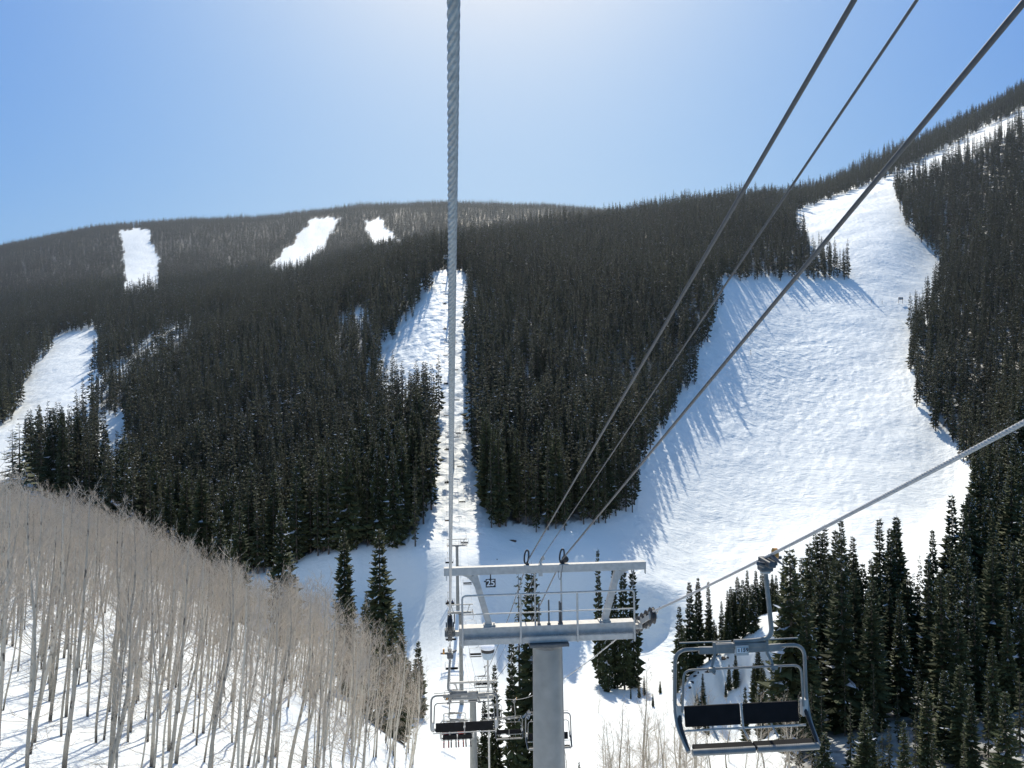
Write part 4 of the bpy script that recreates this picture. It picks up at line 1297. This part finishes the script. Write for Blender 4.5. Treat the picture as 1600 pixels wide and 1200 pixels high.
# marker poles on the run
for (u, v, Y, h, lab) in [(1173, 542, 405, 2.6, 'thin dark marker pole at the left end of the track across the right run'),
                          (1361, 450, 480, 1.9, 'thin marker pole in the shadow tip below the island of trees'),
                          (1378, 452, 478, 1.9, 'thin marker pole left of the trail sign'),
                          (1167, 905, 212, 4.5, 'thin pole with a small box on top behind the chair grip')]:
    q = ground_at(u, v, Y)
    root = empty('marker_pole', q, 0, lab, 'marker pole')
    m = MB(); m.tube([(0, 0, -0.3), (0, 0, h)], 0.10 if Y > 300 else 0.05, 7); m.build('pole', M_WOOD, root, True)
    m = MB(); m.box((0, 0, h - 0.12), (0.3, 0.3, 0.36), bev=0.03); m.build('pole_head', M_BLACK, root)

# lift tower of another lift at the foot of the left run
q = ground_at(40, 690, 345)
root = empty('lift_tower', q, 0.35, 'distant thin lift tower at the foot of the far left run', 'lift tower')
zt = at(40, 655, 345).z - q.z
m = MB(); m.tube([(0, 0, -1), (0, 0, zt)], [0.5, 0.36], 12); m.build('post', M_POST, root, True)
m = MB(); m.box((0, 0, zt + 0.15), (5.6, 0.35, 0.3)); m.build('crossarm', M_STEEL, root)
m = MB(); m.tube([(-2, 0, zt + .3), (-2, 0, zt + 1.6), (2, 0, zt + 1.6), (2, 0, zt + .3)], 0.06, 6); m.build('top_frame', M_STEEL, root)
for s in (-1, 1):
    m = MB(); m.box((s * 2.7, 0, zt + 0.1), (0.25, 2.2, 0.4), bev=0.05); m.build('sheave_train', M_STEEL_DARK, root)

# rocks of the cut bank
def rock(u, v, Y, sx, sy, sz, seed, lab, grp):
    q = ground_at(u, v, Y)
    bm = bmesh.new(); bmesh.ops.create_icosphere(bm, subdivisions=3, radius=1.0)
    r_ = random.Random(seed)
    ax = [(Vector((r_.uniform(-1, 1), r_.uniform(-1, 1), r_.uniform(-1, 1))).normalized(), r_.uniform(0.35, 0.75)) for _ in range(16)]
    for w in bm.verts:
        for a, d in ax:
            k = w.co.dot(a)
            if k > d: w.co -= a * (k - d)
        w.co = Vector((w.co.x * sx, w.co.y * sy, w.co.z * sz))
    me = bpy.data.meshes.new('rock'); bm.to_mesh(me); bm.free(); me.materials.append(M_ROCK)
    o = link_mesh('rock', me); o.location = q + Vector((0, 0, -sz * 0.05)); o.rotation_euler = (0, 0, r_.uniform(0, 6))
    tag(o, lab, 'rock', grp)
RG = 'rocks of the cut bank'
for k in range(9):
    rx_ = 34.0 + 0.95 * k + (2.5 if k > 5 else 0) + random.uniform(-.3, .3)
    ey = 159 + 3.0 * math.sin(rx_ * 0.35) + 2.0 * math.sin(rx_ * 0.9 + 1) - 1.0 - random.uniform(0, 0.7)
    z_ = hz(rx_, ey); uu, vv = proj(rx_, ey, z_)
    sx = random.uniform(0.6, 1.25)
    rock(uu, vv, ey, sx, sx * .8, sx * random.uniform(.35, .6), 30 + k, 'dark brown rock sticking out of the snowy cut bank under the shelf spruces', RG)
for k in range(26):
    bx2 = random.uniform(30, 66); by2 = random.uniform(136, 156)
    spruce(random.randrange(7), Vector((bx2, by2, hz(bx2, by2) - .1)), random.uniform(2.5, 8.5), random.uniform(0, 6), 'small spruce scattered on the shaded snow below the rock outcrop', 'small spruces below the outcrop')
for k in range(30):
    bx2 = random.uniform(22, 60); by2 = random.uniform(128, 156)
    aspen(SAP[k % 3], Vector((bx2, by2, hz(bx2, by2) - .1)), random.uniform(2.0, 4.5), random.uniform(0, 6), 'bare brown brush on the shaded snow below the rock outcrop', 'brush below the outcrop', 'brush')
rock(800, 832, 232, 2.0, .9, .7, 60, 'dark flat rock on the shaded road below the forest right of the lift', None)
rock(776, 846, 222, .7, .5, .4, 61, 'small dark stone in the shaded snow left of the flat rock', None)
rock(757, 858, 214, .6, .5, .4, 62, 'small dark stone nearest the fourth tower in the shaded snow', None)

# ------------------------------------------------------------------ thin mountain haze filling the valley air
hm = bpy.data.materials.new('haze'); hm.use_nodes = True
hn = hm.node_tree; hn.nodes.remove(hn.nodes['Principled BSDF'])
vs_ = hn.nodes.new('ShaderNodeVolumeScatter')
vs_.inputs['Color'].default_value = (0.80, 0.90, 1.0, 1); vs_.inputs['Density'].default_value = 8.0e-5; vs_.inputs['Anisotropy'].default_value = 0.55
hn.links.new(vs_.outputs['Volume'], hn.nodes['Material Output'].inputs['Volume'])
m = MB(); m.box((0, 1150, 110), (3600, 1900, 640)); hz_o = m.build('haze', hm)
tag(hz_o, 'thin bluish haze in the air between the near valley and the far ridges', 'haze', kind='structure')
# ------------------------------------------------------------------ camera, light, sky
cam = bpy.data.cameras.new('camera'); co = bpy.data.objects.new('camera', cam); COL.objects.link(co)
cam.sensor_fit = 'HORIZONTAL'; cam.sensor_width = 36.0; cam.lens = 36.0 * F / 1600.0
cam.clip_start = 0.1; cam.clip_end = 20000
rx, up = Vector((CR, 0, -SR)), Vector((SR, 0, CR)); fw = Vector((0, 1, 0))
co.matrix_world = Matrix((rx, up, -fw)).transposed().to_4x4()
SC.camera = co

SUN_EL, SUN_AZ = math.radians(46.5), math.radians(-0.6)
sv = Vector((math.sin(SUN_AZ) * math.cos(SUN_EL), math.cos(SUN_AZ) * math.cos(SUN_EL), math.sin(SUN_EL)))
sun = bpy.data.lights.new('sun', 'SUN'); sun.energy = 4.4; sun.angle = math.radians(0.5); sun.color = (1.0, 0.95, 0.82)
so = bpy.data.objects.new('sun', sun); COL.objects.link(so); so.location = sv * 50
so.rotation_euler = sv.to_track_quat('Z', 'Y').to_euler()
w = bpy.data.worlds.new('World'); SC.world = w; w.use_nodes = True
nt = w.node_tree
sky = nt.nodes.new('ShaderNodeTexSky'); sky.sky_type = 'NISHITA'; sky.sun_disc = False
sky.sun_elevation = SUN_EL; sky.sun_rotation = SUN_AZ
sky.altitude = 2000; sky.air_density = 1.0; sky.dust_density = 10.0; sky.ozone_density = 3.0
# deepen the blue away from the sun (per-channel response curve of the sky colour)
BGS = 0.05
sep = nt.nodes.new('ShaderNodeSeparateColor'); cmb = nt.nodes.new('ShaderNodeCombineColor')
nt.links.new(sky.outputs['Color'], sep.inputs[0])
for i, (pw, mul, top) in enumerate(((1.62, 2.26, 4.0), (1.06, 1.64, 4.0), (0.30, 1.05, 3.0))):
    a = nt.nodes.new('ShaderNodeMath'); a.operation = 'MULTIPLY'; a.inputs[1].default_value = BGS; nt.links.new(sep.outputs[i], a.inputs[0])
    b = nt.nodes.new('ShaderNodeMath'); b.operation = 'POWER'; b.inputs[1].default_value = pw; nt.links.new(a.outputs[0], b.inputs[0])
    c = nt.nodes.new('ShaderNodeMath'); c.operation = 'MULTIPLY'; c.inputs[1].default_value = mul; nt.links.new(b.outputs[0], c.inputs[0])
    d = nt.nodes.new('ShaderNodeMath'); d.operation = 'MINIMUM'; d.inputs[1].default_value = top; nt.links.new(c.outputs[0], d.inputs[0])
    g_ = nt.nodes.new('ShaderNodeMath'); g_.operation = 'MAXIMUM'; g_.inputs[1].default_value = (0.135, 0.29, 0.46)[i]; nt.links.new(d.outputs[0], g_.inputs[0])  # added fill: floor brightens the dim sky out of view to lift shadows
    e = nt.nodes.new('ShaderNodeMath'); e.operation = 'DIVIDE'; e.inputs[1].default_value = BGS; nt.links.new(g_.outputs[0], e.inputs[0])
    nt.links.new(e.outputs[0], cmb.inputs[i])
nt.links.new(cmb.outputs[0], nt.nodes['Background'].inputs['Color'])
nt.nodes['Background'].inputs['Strength'].default_value = BGS
SC.view_settings.view_transform = 'Standard'; SC.view_settings.look = 'None'; SC.view_settings.exposure = 0.0
SC.render.resolution_x, SC.render.resolution_y = 1024, 768
SC.cycles.max_bounces = 4; SC.cycles.diffuse_bounces = 2; SC.cycles.glossy_bounces = 2
